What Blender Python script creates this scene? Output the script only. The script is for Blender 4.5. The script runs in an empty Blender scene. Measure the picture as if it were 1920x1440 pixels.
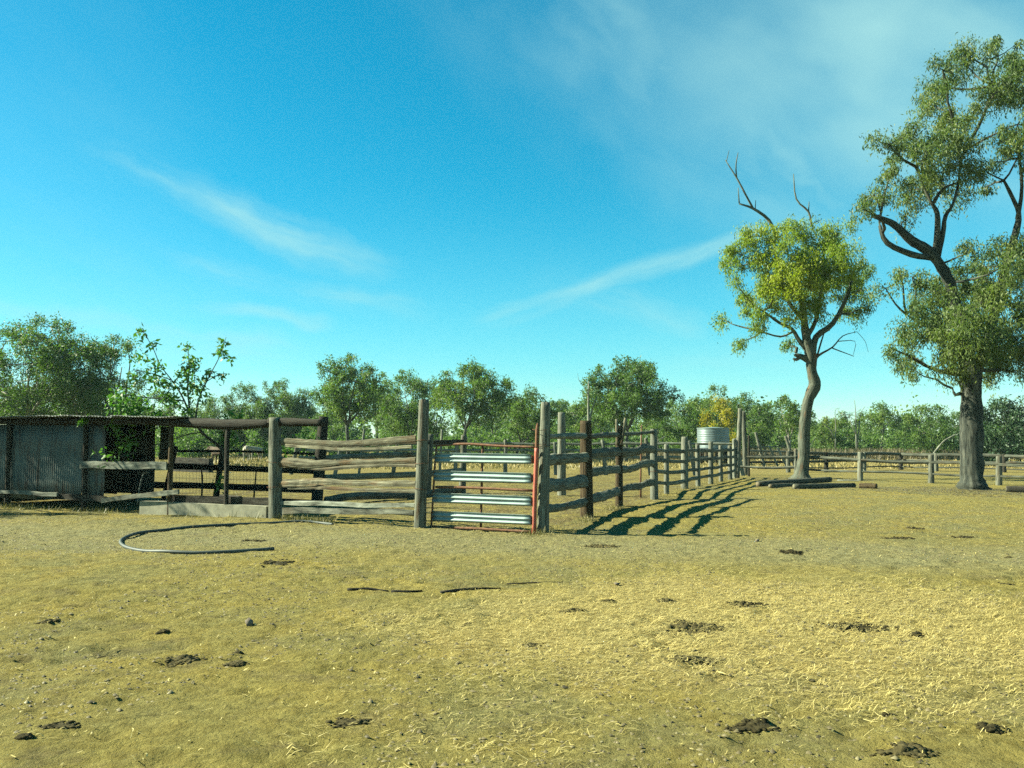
import bpy, math, random
import numpy as np
from mathutils import Vector

sc = bpy.context.scene
# ------------------------------------------------------------------ camera
CAM = np.array([0.0, 0.0, 1.75]); FPX = 1650.0; PITCH = math.atan(108 / FPX)
cd = bpy.data.cameras.new('Camera'); cam = bpy.data.objects.new('Camera', cd)
sc.collection.objects.link(cam); sc.camera = cam
cam.location = CAM; cam.rotation_euler = (math.pi / 2 + PITCH, 0, 0)
cd.sensor_width = 36; cd.lens = 36 * FPX / 1920; cd.clip_start = .05; cd.clip_end = 8000
# ------------------------------------------------------------------ light
SUN_EL = math.radians(34); SUN_AZ = math.radians(-85)      # azimuth from +Y towards +X: the sun stands at the left
sunv = Vector((math.sin(SUN_AZ) * math.cos(SUN_EL), math.cos(SUN_AZ) * math.cos(SUN_EL), math.sin(SUN_EL)))
sl = bpy.data.lights.new('Sun', 'SUN'); sun = bpy.data.objects.new('Sun', sl); sc.collection.objects.link(sun)
sun.rotation_euler = sunv.to_track_quat('Z', 'Y').to_euler(); sun.location = (-30, 0, 40)
sl.energy = 5.0; sl.angle = math.radians(.53); sl.color = (1, .985, .74)
sc.view_settings.view_transform = 'Standard'; sc.view_settings.look = 'None'
sc.view_settings.exposure = 1.95; sc.view_settings.gamma = 1
sc.view_settings.use_curve_mapping = False
sc.render.engine = 'CYCLES'
sc.cycles.max_bounces = 6; sc.cycles.diffuse_bounces = 4; sc.cycles.transmission_bounces = 4
sc.cycles.use_denoising = False
try: sc.cycles.denoiser = 'OPENIMAGEDENOISE'
except Exception: pass

# ------------------------------------------------------------------ pixel helpers (photograph pixels -> places)
def ray(px, py):
    xc = (px - 960) / FPX; yc = (720 - py) / FPX
    return np.array([xc, math.cos(PITCH) - yc * math.sin(PITCH), math.sin(PITCH) + yc * math.cos(PITCH)])
def at(px, py, Y):
    d = ray(px, py); return CAM + d * (Y / d[1])
def G(px, py):
    d = ray(px, py); return CAM + d * (-CAM[2] / d[2])
def onplane(px, py, A, B):
    n = np.array([B[1] - A[1], -(B[0] - A[0]), 0]); d = ray(px, py)
    return CAM + d * (n @ (np.asarray(A) - CAM) / (n @ d))

# ------------------------------------------------------------------ world
W = bpy.data.worlds.new('World'); sc.world = W; W.use_nodes = True
nt = W.node_tree; nt.nodes.clear()
def N(t, **kw):
    n = nt.nodes.new(t)
    for k, v in kw.items(): setattr(n, k, v)
    return n
def L(a, b): nt.links.new(a, b)
def mth(op, a, b=None, c=None, clamp=False):
    n = N('ShaderNodeMath', operation=op); n.use_clamp = clamp
    for i, v in enumerate((a, b, c)):
        if v is None: continue
        if isinstance(v, (int, float)): n.inputs[i].default_value = v
        else: L(v, n.inputs[i])
    return n.outputs[0]
def smooth(x, lo, hi):
    n = N('ShaderNodeMapRange', interpolation_type='SMOOTHSTEP')
    L(x, n.inputs[0]); n.inputs[1].default_value = lo; n.inputs[2].default_value = hi
    return n.outputs[0]
sky = N('ShaderNodeTexSky', sky_type='NISHITA'); sky.sun_disc = False
sky.sun_elevation = SUN_EL; sky.sun_rotation = SUN_AZ; sky.air_density = 1.0; sky.dust_density = 0.; sky.ozone_density = 2.2
tint = N('ShaderNodeMix', data_type='RGBA', blend_type='MULTIPLY'); tint.inputs[0].default_value = 1
L(sky.outputs[0], tint.inputs[6]); tint.inputs[7].default_value = (.307, .774, .803, 1)    # green-tinted windscreen glass
sr = N('ShaderNodeSeparateColor'); L(tint.outputs[2], sr.inputs[0]); cr = N('ShaderNodeCombineColor')      # the glass cuts red hardest where the sky is deep blue
L(mth('MULTIPLY', mth('POWER', sr.outputs[0], 2.5), .62), cr.inputs[0]); L(mth('MULTIPLY', sr.outputs[1], 1.08), cr.inputs[1]); L(mth('MULTIPLY', sr.outputs[2], 1.06), cr.inputs[2])
tc = N('ShaderNodeTexCoord'); sp = N('ShaderNodeSeparateXYZ'); L(tc.outputs['Generated'], sp.inputs[0])
gu = mth('ARCTAN2', sp.outputs[0], sp.outputs[1]); gv = mth('ARCSINE', sp.outputs[2])
uv = N('ShaderNodeCombineXYZ'); L(gu, uv.inputs[0]); L(gv, uv.inputs[1])
def noise(vec, scale, detail=6, rough=.6, dist=0.):
    n = N('ShaderNodeTexNoise'); L(vec, n.inputs['Vector']); n.inputs['Scale'].default_value = scale
    n.inputs['Detail'].default_value = detail; n.inputs['Roughness'].default_value = rough; n.inputs['Distortion'].default_value = dist
    return n.outputs[0]
def UV(px, py):
    d = ray(px, py); d = d / np.linalg.norm(d); return np.array([math.atan2(d[0], d[1]), math.asin(d[2])])
warp = noise(uv.outputs[0], 9, 3)
def streak(p0, p1, width, amp, sx=3., sy=26., fade=.3, seed=0., warpamt=.05):
    a, b = UV(*p0), UV(*p1); e = (b - a); ln = np.linalg.norm(e); e = e / ln; nrm = np.array([-e[1], e[0]])
    al = mth('ADD', mth('MULTIPLY', mth('SUBTRACT', gu, float(a[0])), float(e[0])), mth('MULTIPLY', mth('SUBTRACT', gv, float(a[1])), float(e[1])))
    pr = mth('ADD', mth('MULTIPLY', mth('SUBTRACT', gu, float(a[0])), float(nrm[0])), mth('MULTIPLY', mth('SUBTRACT', gv, float(a[1])), float(nrm[1])))
    pr2 = mth('ADD', pr, mth('MULTIPLY', mth('SUBTRACT', warp, .5), warpamt))
    m = smooth(mth('ABSOLUTE', pr2), width, 0.)
    m = mth('MULTIPLY', m, smooth(al, -fade * ln, fade * ln)); m = mth('MULTIPLY', m, smooth(al, ln * 1.08, ln * (1 - fade * .5)))
    c = N('ShaderNodeCombineXYZ'); L(mth('MULTIPLY', al, sx), c.inputs[0]); L(mth('MULTIPLY', pr2, sy), c.inputs[1]); c.inputs[2].default_value = seed
    t = smooth(noise(c.outputs[0], 2.2, 3, .5, .0), .15, .85)
    return mth('MULTIPLY', mth('MULTIPLY', m, t), amp)
parts = [streak((270, 320), (735, 512), .030, .78, seed=1, fade=.5), streak((330, 480), (800, 590), .02, .42, seed=2),
         streak((925, 597), (1420, 432), .018, .8, seed=3, sy=20, fade=.12, warpamt=.018), streak((380, 570), (625, 610), .016, .4, seed=4),
         streak((-120, 560), (560, 665), .028, .4, seed=5), streak((900, -160), (1760, 470), .18, .48, seed=6, sx=3, sy=6, fade=.35, warpamt=.05),
         streak((1300, -60), (2500, 320), .30, .9, seed=7, sx=2, sy=3.4, fade=.35, warpamt=.05),
         streak((1150, 90), (1690, 430), .085, .6, seed=12, sx=4, sy=9, fade=.4), streak((1050, 545), (1330, 620), .03, .3, seed=8), streak((1230, 690), (2300, 560), .04, .22, seed=9)]
tot = parts[0]
for p in parts[1:]: tot = mth('MAXIMUM', tot, p)
# thin cirrus over the whole dome, projected on a high sheet
zc = mth('ADD', mth('MAXIMUM', sp.outputs[2], 0.), .08)
pl = N('ShaderNodeCombineXYZ'); L(mth('DIVIDE', sp.outputs[0], zc), pl.inputs[0]); L(mth('MULTIPLY', mth('DIVIDE', sp.outputs[1], zc), .35), pl.inputs[1])
gen = mth('MULTIPLY', smooth(noise(pl.outputs[0], .55, 5, .58, .0), .48, .85), .28)
low = mth('MULTIPLY', smooth(gv, .30, .0), .22)
tot = mth('ADD', mth('MAXIMUM', tot, gen), low, clamp=True)
cl = N('ShaderNodeMix', data_type='RGBA'); L(tot, cl.inputs[0]); L(cr.outputs[0], cl.inputs[6]); cl.inputs[7].default_value = (2.45, 4.5, 4.4, 1)
bg = N('ShaderNodeBackground'); L(cl.outputs[2], bg.inputs[0]); bg.inputs[1].default_value = .05
W.cycles.sampling_method = 'MANUAL'; W.cycles.sample_map_resolution = 256
wo = N('ShaderNodeOutputWorld'); L(bg.outputs[0], wo.inputs[0])

# ------------------------------------------------------------------ materials
ALB = .66            # one reflectance level for every material, under the exposure set above
def al(c): return tuple(v * ALB for v in c)
def newmat(name):
    m = bpy.data.materials.new(name); m.use_nodes = True; t = m.node_tree; t.nodes.clear()
    o = t.nodes.new('ShaderNodeOutputMaterial'); p = t.nodes.new('ShaderNodeBsdfPrincipled'); t.links.new(p.outputs[0], o.inputs[0])
    return m, t, p, o
def nd(t, typ, ins=None, **kw):
    n = t.nodes.new(typ)
    for k, v in kw.items(): setattr(n, k, v)
    for k, v in (ins or {}).items():
        if hasattr(v, 'is_linked') or isinstance(v, bpy.types.NodeSocket): t.links.new(v, n.inputs[k])
        else: n.inputs[k].default_value = v
    return n
def ramp(t, fac, stops):
    r = t.nodes.new('ShaderNodeValToRGB'); t.links.new(fac, r.inputs[0]); e = r.color_ramp.elements
    while len(e) < len(stops): e.new(.5)
    for x, (p, c) in zip(e, stops): x.position = p; x.color = (*c, 1)
    return r.outputs[0]
def mixc(t, fac, a, b, mode='MIX'):
    n = t.nodes.new('ShaderNodeMix'); n.data_type = 'RGBA'; n.blend_type = mode
    for i, v in ((0, fac), (6, a), (7, b)):
        if isinstance(v, bpy.types.NodeSocket): t.links.new(v, n.inputs[i])
        else: n.inputs[i].default_value = v if i == 0 else ((*v, 1) if len(v) == 3 else v)
    return n.outputs[2]
def wood(name, dark, mid, light, stain=(.10, .05, .02), stainamt=.0, bump=.9, rough=.9, gs=12.):
    m, t, p, o = newmat(name)
    u = nd(t, 'ShaderNodeUVMap'); oi = nd(t, 'ShaderNodeObjectInfo')
    off = nd(t, 'ShaderNodeVectorMath', {0: u.outputs[0]}, operation='ADD')
    cm = nd(t, 'ShaderNodeCombineXYZ'); ml = nd(t, 'ShaderNodeMath', {0: oi.outputs['Random'], 1: 37.}, operation='MULTIPLY')
    t.links.new(ml.outputs[0], cm.inputs[0]); t.links.new(ml.outputs[0], cm.inputs[1]); t.links.new(cm.outputs[0], off.inputs[1])
    mp = nd(t, 'ShaderNodeMapping', {0: off.outputs[0]}); mp.inputs['Scale'].default_value = (1.1, gs, 1)
    g = nd(t, 'ShaderNodeTexNoise', {'Vector': mp.outputs[0], 'Scale': 1.6, 'Detail': 9., 'Roughness': .68, 'Distortion': .4})
    mp2 = nd(t, 'ShaderNodeMapping', {0: off.outputs[0]}); mp2.inputs['Scale'].default_value = (1.4, 4, 1)
    b = nd(t, 'ShaderNodeTexNoise', {'Vector': mp2.outputs[0], 'Scale': 1.7, 'Detail': 5.})
    c = ramp(t, g.outputs[0], [(.36, al(dark)), (.47, al(mid)), (.66, al(light))])
    k = ramp(t, b.outputs[0], [(.3, (.62, .62, .62)), (.7, (1.12, 1.12, 1.12))])
    c = mixc(t, 1., c, k, 'MULTIPLY')
    if stainamt:
        s = nd(t, 'ShaderNodeTexNoise', {'Vector': mp2.outputs[0], 'Scale': .9, 'Detail': 4.})
        sm = nd(t, 'ShaderNodeMapRange', {0: s.outputs[0], 1: .62 - stainamt * .3, 2: .72, 4: 1.})
        c = mixc(t, sm.outputs[0], c, al(stain))
    hv = nd(t, 'ShaderNodeMapRange', {0: oi.outputs['Random'], 3: .75, 4: 1.2})
    c = mixc(t, 1., c, hv.outputs[0], 'MULTIPLY')
    t.links.new(c, p.inputs['Base Color']); p.inputs['Roughness'].default_value = rough; p.inputs['Specular IOR Level'].default_value = .2
    bm = nd(t, 'ShaderNodeBump', {'Height': g.outputs[0], 'Strength': bump, 'Distance': .03}); t.links.new(bm.outputs[0], p.inputs['Normal'])
    return m
def plainmat(name, c1, c2, scale=6., rough=.7, metal=0., bump=.2, spec=.4, c3=None):
    m, t, p, o = newmat(name)
    tcx = nd(t, 'ShaderNodeTexCoord')
    n1 = nd(t, 'ShaderNodeTexNoise', {'Vector': tcx.outputs['Object'], 'Scale': scale, 'Detail': 8., 'Roughness': .65})
    st = [(.32, al(c1)), (.62, al(c2))] + ([(.75, al(c3))] if c3 else [])
    c = ramp(t, n1.outputs[0], st); t.links.new(c, p.inputs['Base Color'])
    p.inputs['Roughness'].default_value = rough; p.inputs['Metallic'].default_value = metal; p.inputs['Specular IOR Level'].default_value = spec
    bm = nd(t, 'ShaderNodeBump', {'Height': n1.outputs[0], 'Strength': bump, 'Distance': .02}); t.links.new(bm.outputs[0], p.inputs['Normal'])
    return m
def leafmat(name, c0, c1, c2, trans=.35):
    m, t, p, o = newmat(name)
    a = nd(t, 'ShaderNodeAttribute', attribute_name='tone')
    c = ramp(t, a.outputs['Fac'], [(.0, al(c0)), (.5, al(c1)), (1., al(c2))])
    t.links.new(c, p.inputs['Base Color']); p.inputs['Roughness'].default_value = .55; p.inputs['Specular IOR Level'].default_value = .35
    tr = nd(t, 'ShaderNodeBsdfTranslucent'); c2_ = mixc(t, 1., c, (1.0, 1.15, .5), 'MULTIPLY'); t.links.new(c2_, tr.inputs[0])
    mx = nd(t, 'ShaderNodeMixShader', {0: trans}); t.links.new(p.outputs[0], mx.inputs[1]); t.links.new(tr.outputs[0], mx.inputs[2])
    t.links.new(mx.outputs[0], o.inputs[0]); return m
M = {}
M['wood'] = wood('weathered_timber', (.036, .042, .033), (.165, .172, .128), (.34, .35, .265), stain=(.11, .075, .04), stainamt=.2)
M['wood_shade'] = wood('shaded_timber', (.020, .026, .020), (.080, .088, .064), (.175, .185, .138), stain=(.09, .06, .03), stainamt=.2)  # weathered timber with shade painted in, for rails and logs facing off the sun
M['wood_split'] = wood('split_timber', (.035, .03, .018), (.19, .175, .11), (.38, .37, .25), stain=(.17, .09, .035), stainamt=.35, bump=.9)
M['wood_brown'] = wood('creosoted_timber', (.022, .016, .008), (.085, .058, .027), (.17, .125, .06), bump=.7)
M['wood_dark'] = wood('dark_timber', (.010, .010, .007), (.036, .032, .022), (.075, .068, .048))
M['wood_pale'] = wood('bleached_timber', (.06, .064, .048), (.22, .235, .18), (.38, .40, .32))
M['bark'] = wood('bark', (.04, .046, .034), (.11, .125, .092), (.21, .23, .17), gs=9., bump=1.0, stain=(.22, .12, .06), stainamt=.15)
M['bark_dark'] = wood('dark_bark_shade_dapples', (.016, .020, .016), (.046, .054, .043), (.085, .096, .076), gs=8., bump=1.0, stain=(.17, .175, .135), stainamt=.4)  # trunk shade painted in; pale blotches are peeling bark and painted sun dapples
M['bark_pale'] = wood('pale_bark', (.14, .13, .10), (.32, .30, .24), (.50, .48, .40), gs=6., bump=.4)
M['iron'] = plainmat('galvanised_iron', (.23, .32, .30), (.31, .41, .39), 3., rough=.55, metal=.2, bump=.04, c3=(.36, .33, .28))
M['iron_old'] = plainmat('old_corrugated_iron', (.05, .072, .062), (.115, .145, .125), 1.3, rough=.6, metal=.1, bump=.06, c3=(.085, .045, .025))
def streaked_iron():
    m, t, p, o = newmat('streaked_corrugated_iron'); tcx = nd(t, 'ShaderNodeTexCoord'); mp = nd(t, 'ShaderNodeMapping', {0: tcx.outputs['Object']}); mp.inputs['Scale'].default_value = (5., 5., .7)
    n1 = nd(t, 'ShaderNodeTexNoise', {'Vector': mp.outputs[0], 'Scale': 1.6, 'Detail': 7., 'Roughness': .65}); n2 = nd(t, 'ShaderNodeTexNoise', {'Vector': tcx.outputs['Object'], 'Scale': 1.1, 'Detail': 5.})
    c = ramp(t, n2.outputs[0], [(.32, al((.055, .080, .070))), (.62, al((.135, .170, .148)))]); k = nd(t, 'ShaderNodeMapRange', {0: n1.outputs[0], 1: .50, 2: .64, 4: .85}); c = mixc(t, k.outputs[0], c, al((.075, .040, .022)))
    t.links.new(c, p.inputs['Base Color']); p.inputs['Roughness'].default_value = .65; p.inputs['Metallic'].default_value = .1
    return m
M['iron_old'] = streaked_iron()
M['rust'] = plainmat('rusty_steel', (.09, .04, .018), (.22, .10, .045), 14., rough=.85, metal=.1, bump=.3, c3=(.30, .17, .09))
M['redpaint'] = plainmat('worn_red_paint', (.42, .085, .05), (.50, .13, .075), 7., rough=.6, bump=.15, c3=(.26, .13, .06))
M['concrete'] = plainmat('concrete', (.21, .205, .14), (.35, .34, .235), 5., rough=.95, bump=.3)
M['poly'] = plainmat('polythene_pipe', (.035, .05, .042), (.07, .09, .075), 5., rough=.6, bump=.05)
M['dung'] = plainmat('dry_dung', (.04, .034, .014), (.095, .080, .034), 30., rough=1., bump=.8, spec=.1, c3=(.16, .135, .06))
_t = M['dung'].node_tree; _p = [n for n in _t.nodes if n.type == 'BSDF_PRINCIPLED'][0]; _c = _p.inputs['Base Color'].links[0].from_socket
_oi = nd(_t, 'ShaderNodeObjectInfo'); _k = nd(_t, 'ShaderNodeMapRange', {0: _oi.outputs['Random'], 3: .5, 4: 1.25}); _t.links.new(mixc(_t, 1., _c, _k.outputs[0], 'MULTIPLY'), _p.inputs['Base Color'])
M['stone'] = plainmat('stone', (.10, .08, .06), (.22, .18, .13), 18., rough=.9, bump=.5)
M['tank'] = plainmat('tank_zinc', (.17, .23, .23), (.24, .31, .31), 1.5, rough=.45, metal=.4, bump=.03)
M['hide'] = plainmat('pale_hide', (.26, .24, .18), (.42, .40, .32), 2.5, rough=.85, bump=.1)
M['hide_brown'] = plainmat('brown_hide', (.06, .04, .02), (.11, .07, .035), 2.5, rough=.85, bump=.1)
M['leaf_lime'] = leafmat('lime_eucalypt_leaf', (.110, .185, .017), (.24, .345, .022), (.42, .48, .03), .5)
M['leaf_big'] = leafmat('grey_green_eucalypt_leaf', (.072, .130, .040), (.145, .218, .055), (.265, .315, .065), .46)
M['leaf_bg'] = leafmat('woodland_leaf', (.066, .136, .032), (.128, .226, .040), (.23, .30, .050), .45)
M['leaf_bg2'] = leafmat('woodland_light_leaf', (.070, .14, .028), (.135, .225, .036), (.25, .30, .045), .42)
M['leaf_dark'] = leafmat('dark_evergreen_leaf', (.022, .060, .028), (.042, .095, .036), (.080, .140, .045), .22)
M['leaf_gold'] = leafmat('golden_bush_leaf', (.17, .19, .015), (.33, .31, .018), (.52, .43, .025), .45)
M['leaf_broad'] = leafmat('broad_glossy_leaf', (.045, .13, .022), (.10, .25, .03), (.22, .38, .05), .35)
M['grass'] = leafmat('dry_grass_blade', (.20, .16, .05), (.34, .27, .085), (.48, .39, .14), .1)
M['grass_brown'] = leafmat('brown_grass_blade', (.10, .085, .045), (.17, .14, .07), (.27, .22, .11), .2)
M['tuft'] = leafmat('weed_blade', (.10, .10, .03), (.21, .19, .06), (.36, .30, .11), .15)
M['straw'] = leafmat('straw', (.40, .33, .10), (.60, .49, .17), (.80, .68, .29), .1)
M['clod'] = leafmat('clod', (.06, .05, .025), (.20, .165, .08), (.33, .29, .15), 0.)

def ground_material():
    m, t, p, o = newmat('trampled_dirt')
    g = nd(t, 'ShaderNodeNewGeometry'); pos = g.outputs['Position']
    def nz(scale, detail=6., rough=.6, dist=0., vec=None):
        return nd(t, 'ShaderNodeTexNoise', {'Vector': vec or pos, 'Scale': scale, 'Detail': detail, 'Roughness': rough, 'Distortion': dist}).outputs[0]
    def mr(v, a, b, c=0., d=1.): return nd(t, 'ShaderNodeMapRange', {0: v, 1: a, 2: b, 3: c, 4: d}, interpolation_type='SMOOTHSTEP').outputs[0]
    def mt(op, a, b=0.):
        return nd(t, 'ShaderNodeMath', {0: a, 1: b}, operation=op).outputs[0]
    big = nz(.16, 4.); mid = nz(.9, 6., .6, .3); fine = nz(9., 8., .7); grit = nz(46., 5., .75)
    c = mixc(t, mr(big, .38, .62), (.290, .262, .076), (.245, .240, .096))             # warm sand / grey dust
    c = mixc(t, mr(mid, .35, .68), c, (.335, .285, .076))
    c = mixc(t, mr(nz(1.7, 7., .72, .5), .50, .68, 0., .6), c, (.185, .160, .075))
    # pale dusty strip worn along the yard fence
    xyz = nd(t, 'ShaderNodeSeparateXYZ', {0: pos}); X, Y = xyz.outputs[0], xyz.outputs[1]
    dline = mt('SUBTRACT', mt('ADD', Y, mt('MULTIPLY', X, .25)), 15.2)
    strip = mt('MULTIPLY', mr(mt('ABSOLUTE', mt('ADD', dline, mt('MULTIPLY', mt('SUBTRACT', big, .5), 5.))), 3.6, .4), .65)
    c = mixc(t, strip, c, (.290, .285, .140))
    # straw spread over the middle and right of the foreground
    ex = mt('DIVIDE', mt('SUBTRACT', X, 2.5), 3.9); ey = mt('DIVIDE', mt('SUBTRACT', Y, 8.8), 3.0)
    rr = mt('ADD', mt('POWER', mt('ADD', mt('MULTIPLY', ex, ex), mt('MULTIPLY', ey, ey)), .5), mt('MULTIPLY', mt('SUBTRACT', nz(.7, 6., .65), .5), 1.3))
    sv = nd(t, 'ShaderNodeMapping', {0: pos}); sv.inputs['Scale'].default_value = (5., 17., 1.); sv.inputs['Rotation'].default_value = (0, 0, .25)
    sn = nz(4.5, 7., .75, .6, sv.outputs[0])
    straw = mt('MULTIPLY', mr(rr, 1.1, .45), mr(sn, .34, .56))
    c = mixc(t, mt('MULTIPLY', straw, .85), c, (.84, .69, .235))
    c = mixc(t, mr(sn, .62, .74, 0., .22), c, (.44, .41, .16))
    yard = mt('MULTIPLY', mr(nz(1.4, 7., .72, .4), .42, .58), mr(mt('ADD', Y, mt('MULTIPLY', X, .55)), 17.5, 20.)); yard = mt('MULTIPLY', yard, mr(mt('SUBTRACT', X, mt('MULTIPLY', Y, .39)), -5.4, -6.6)); c = mixc(t, mt('MULTIPLY', yard, .8), c, (.165, .135, .062))      # manure trodden into the yards
    # dry pasture further out
    far = mr(mt('ADD', Y, mt('MULTIPLY', mt('SUBTRACT', big, .5), 18.)), 40., 58.)
    c = mixc(t, far, c, (.30, .255, .085))
    c = mixc(t, mr(fine, .30, .70), c, mixc(t, 1., c, (.62, .60, .55), 'MULTIPLY'))
    c = mixc(t, mr(grit, .60, .72, 0., .5), c, (.43, .42, .19))
    c = mixc(t, mr(grit, .36, .28, 0., .5), c, (.12, .10, .05))
    c = mixc(t, 1., c, (.98 * ALB, .95 * ALB, 1.02 * ALB), 'MULTIPLY')
    t.links.new(c, p.inputs['Base Color']); p.inputs['Roughness'].default_value = 1.; p.inputs['Specular IOR Level'].default_value = .05
    h = mt('ADD', mt('MULTIPLY', fine, .55), mt('MULTIPLY', grit, .20)); h = mt('ADD', h, mt('MULTIPLY', nz(3.2, 6., .65), .9)); h = mt('ADD', h, mt('MULTIPLY', mt('MULTIPLY', sn, straw), .3))
    bm = nd(t, 'ShaderNodeBump', {'Height': h, 'Strength': 1., 'Distance': .11}); t.links.new(bm.outputs[0], p.inputs['Normal'])
    return m
M['ground'] = ground_material()

# ------------------------------------------------------------------ mesh helpers
COL = sc.collection
def quadmesh(name, V, F, mat, parent=None, tone=None, uvs=None, smooth=False):
    V = np.asarray(V, np.float32); F = np.asarray(F, np.int32); k = F.shape[1]
    me = bpy.data.meshes.new(name); me.vertices.add(len(V)); me.vertices.foreach_set('co', V.ravel())
    me.loops.add(F.size); me.loops.foreach_set('vertex_index', F.ravel())
    me.polygons.add(len(F)); me.polygons.foreach_set('loop_start', np.arange(0, F.size, k, dtype=np.int32))
    if smooth: me.polygons.foreach_set('use_smooth', np.ones(len(F), bool))
    if tone is not None:
        a = me.attributes.new('tone', 'FLOAT', 'FACE'); a.data.foreach_set('value', np.asarray(tone, np.float32))
    if uvs is not None:
        l = me.uv_layers.new(name='UVMap'); l.data.foreach_set('uv', np.asarray(uvs, np.float32)[F.ravel()].ravel())
    me.update(calc_edges=True); me.validate()
    return link(name, me, mat, parent)
def link(name, me, mat, parent=None):
    o = bpy.data.objects.new(name, me); COL.objects.link(o)
    if mat is not None and me is not None: me.materials.append(M[mat])
    if parent is not None: o.parent = parent
    return o
def pymesh(name, V, F, mat, parent=None, uvs=None, smooth=True):
    me = bpy.data.meshes.new(name); me.from_pydata([tuple(map(float, v)) for v in V], [], [tuple(map(int, f)) for f in F])
    if uvs is not None:
        l = me.uv_layers.new(name='UVMap')
        for i, lp in enumerate(me.loops): l.data[i].uv = uvs[lp.vertex_index]
    if smooth: me.polygons.foreach_set('use_smooth', [True] * len(me.polygons))
    me.update(); return link(name, me, mat, parent)
def thing(name, label, cat, loc, group=None):
    o = bpy.data.objects.new(name, None); COL.objects.link(o); o.location = tuple(map(float, loc)); o.empty_display_size = .2
    return tag(o, label, cat, group)
def tag(o, label=None, cat=None, group=None, kind=None):
    for k, v in (('label', label), ('category', cat), ('group', group), ('kind', kind)):
        if v: o[k] = v
    return o
def local(o, P):
    return np.asarray(P, float) - np.array(o.location) if o is not None else np.asarray(P, float)
def loft(P, R, n=8, seed=0, irr=.12, asp=1., wob=.06, twist=0., sub=0):
    """Tube of irregular section along P. R is the half-height; asp the depth/height ratio. Returns V, F, UV."""
    rg = np.random.default_rng(seed); P = np.asarray(P, float); R = np.broadcast_to(np.asarray(R, float), (len(P),)).copy()
    if sub:
        t = np.linspace(0, len(P) - 1, (len(P) - 1) * sub + 1); i = np.minimum(t.astype(int), len(P) - 2); f = (t - i)[:, None]
        Pm = np.vstack([2 * P[0] - P[1], P, 2 * P[-1] - P[-2]])
        a, b, c, d = Pm[i], Pm[i + 1], Pm[i + 2], Pm[i + 3]
        P2 = .5 * ((2 * b) + (-a + c) * f + (2 * a - 5 * b + 4 * c - d) * f ** 2 + (-a + 3 * b - 3 * c + d) * f ** 3)
        R = R[i] * (1 - f[:, 0]) + R[i + 1] * f[:, 0]; P = P2
    T = np.gradient(P, axis=0); T /= np.linalg.norm(T, axis=1)[:, None] + 1e-9
    ref = np.array([0, 0, 1.]) if abs(T[:, 2].mean()) < .75 else np.array([0, 1., 0])
    S = np.cross(T, ref); S /= np.linalg.norm(S, axis=1)[:, None] + 1e-9; U = np.cross(S, T)
    ang = np.linspace(0, 2 * np.pi, n, endpoint=False)
    fk = 1 + irr * rg.uniform(-1, 1, n); along = 1 + wob * rg.normal(0, 1, (len(P), n)); low = 1 + wob * np.convolve(rg.normal(0, 1, len(P) + 4), np.ones(5) / 2.2, 'valid')
    tw = np.linspace(0, twist, len(P))[:, None]
    rad = R[:, None] * fk[None] * along * low[:, None]
    V = P[:, None] + S[:, None] * (np.cos(ang[None] + tw) * rad * asp)[..., None] + U[:, None] * (np.sin(ang[None] + tw) * rad)[..., None]
    ln = np.concatenate([[0], np.cumsum(np.linalg.norm(np.diff(P, axis=0), axis=1))]); circ = 2 * np.pi * R.mean()
    uvs = np.stack([np.repeat(ln, n), np.tile(np.abs(np.arange(n) / n - .5) * 2 * circ, len(P))], 1)
    F = []
    for i in range(len(P) - 1):
        for k in range(n):
            k2 = (k + 1) % n; F.append((i * n + k, i * n + k2, (i + 1) * n + k2, (i + 1) * n + k))
    F.append(tuple(range(n))[::-1]); F.append(tuple((len(P) - 1) * n + k for k in range(n)))
    return V.reshape(-1, 3), F, uvs
def loftobj(name, P, R, mat, parent=None, **kw):
    V, F, u = loft(local(parent, P), R, **kw)
    return pymesh(name, V, F, mat, parent, u)
def box(name, P0, P1, half_h, half_t, mat, parent=None, seed=0, jit=.006, up=None):
    """Board between two points with slightly uneven edges."""
    rg = np.random.default_rng(seed); P0, P1 = local(parent, P0), local(parent, P1); d = P1 - P0; ln = np.linalg.norm(d); d = d / ln
    u0 = np.array([0, 0, 1.]) if up is None else np.asarray(up, float); s = np.cross(d, u0); s /= np.linalg.norm(s); u = np.cross(s, d)
    V, F, uvs = [], [], []; m = 7
    for i in range(m):
        p = P0 + d * ln * i / (m - 1) + rg.normal(0, jit, 3)
        for k, (a, b) in enumerate(((-1, -1), (1, -1), (1, 1), (-1, 1))):
            V.append(p + s * a * half_t + u * b * (half_h + rg.normal(0, jit))); uvs.append((ln * i / (m - 1), (0, .6, 1, 1.6)[k] * half_h * 2))
    for i in range(m - 1):
        for k in range(4): F.append((i * 4 + k, i * 4 + (k + 1) % 4, i * 4 + 4 + (k + 1) % 4, i * 4 + 4 + k))
    F.append((3, 2, 1, 0)); F.append(tuple((m - 1) * 4 + k for k in range(4)))
    return pymesh(name, V, F, mat, parent, uvs, smooth=False)

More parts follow.
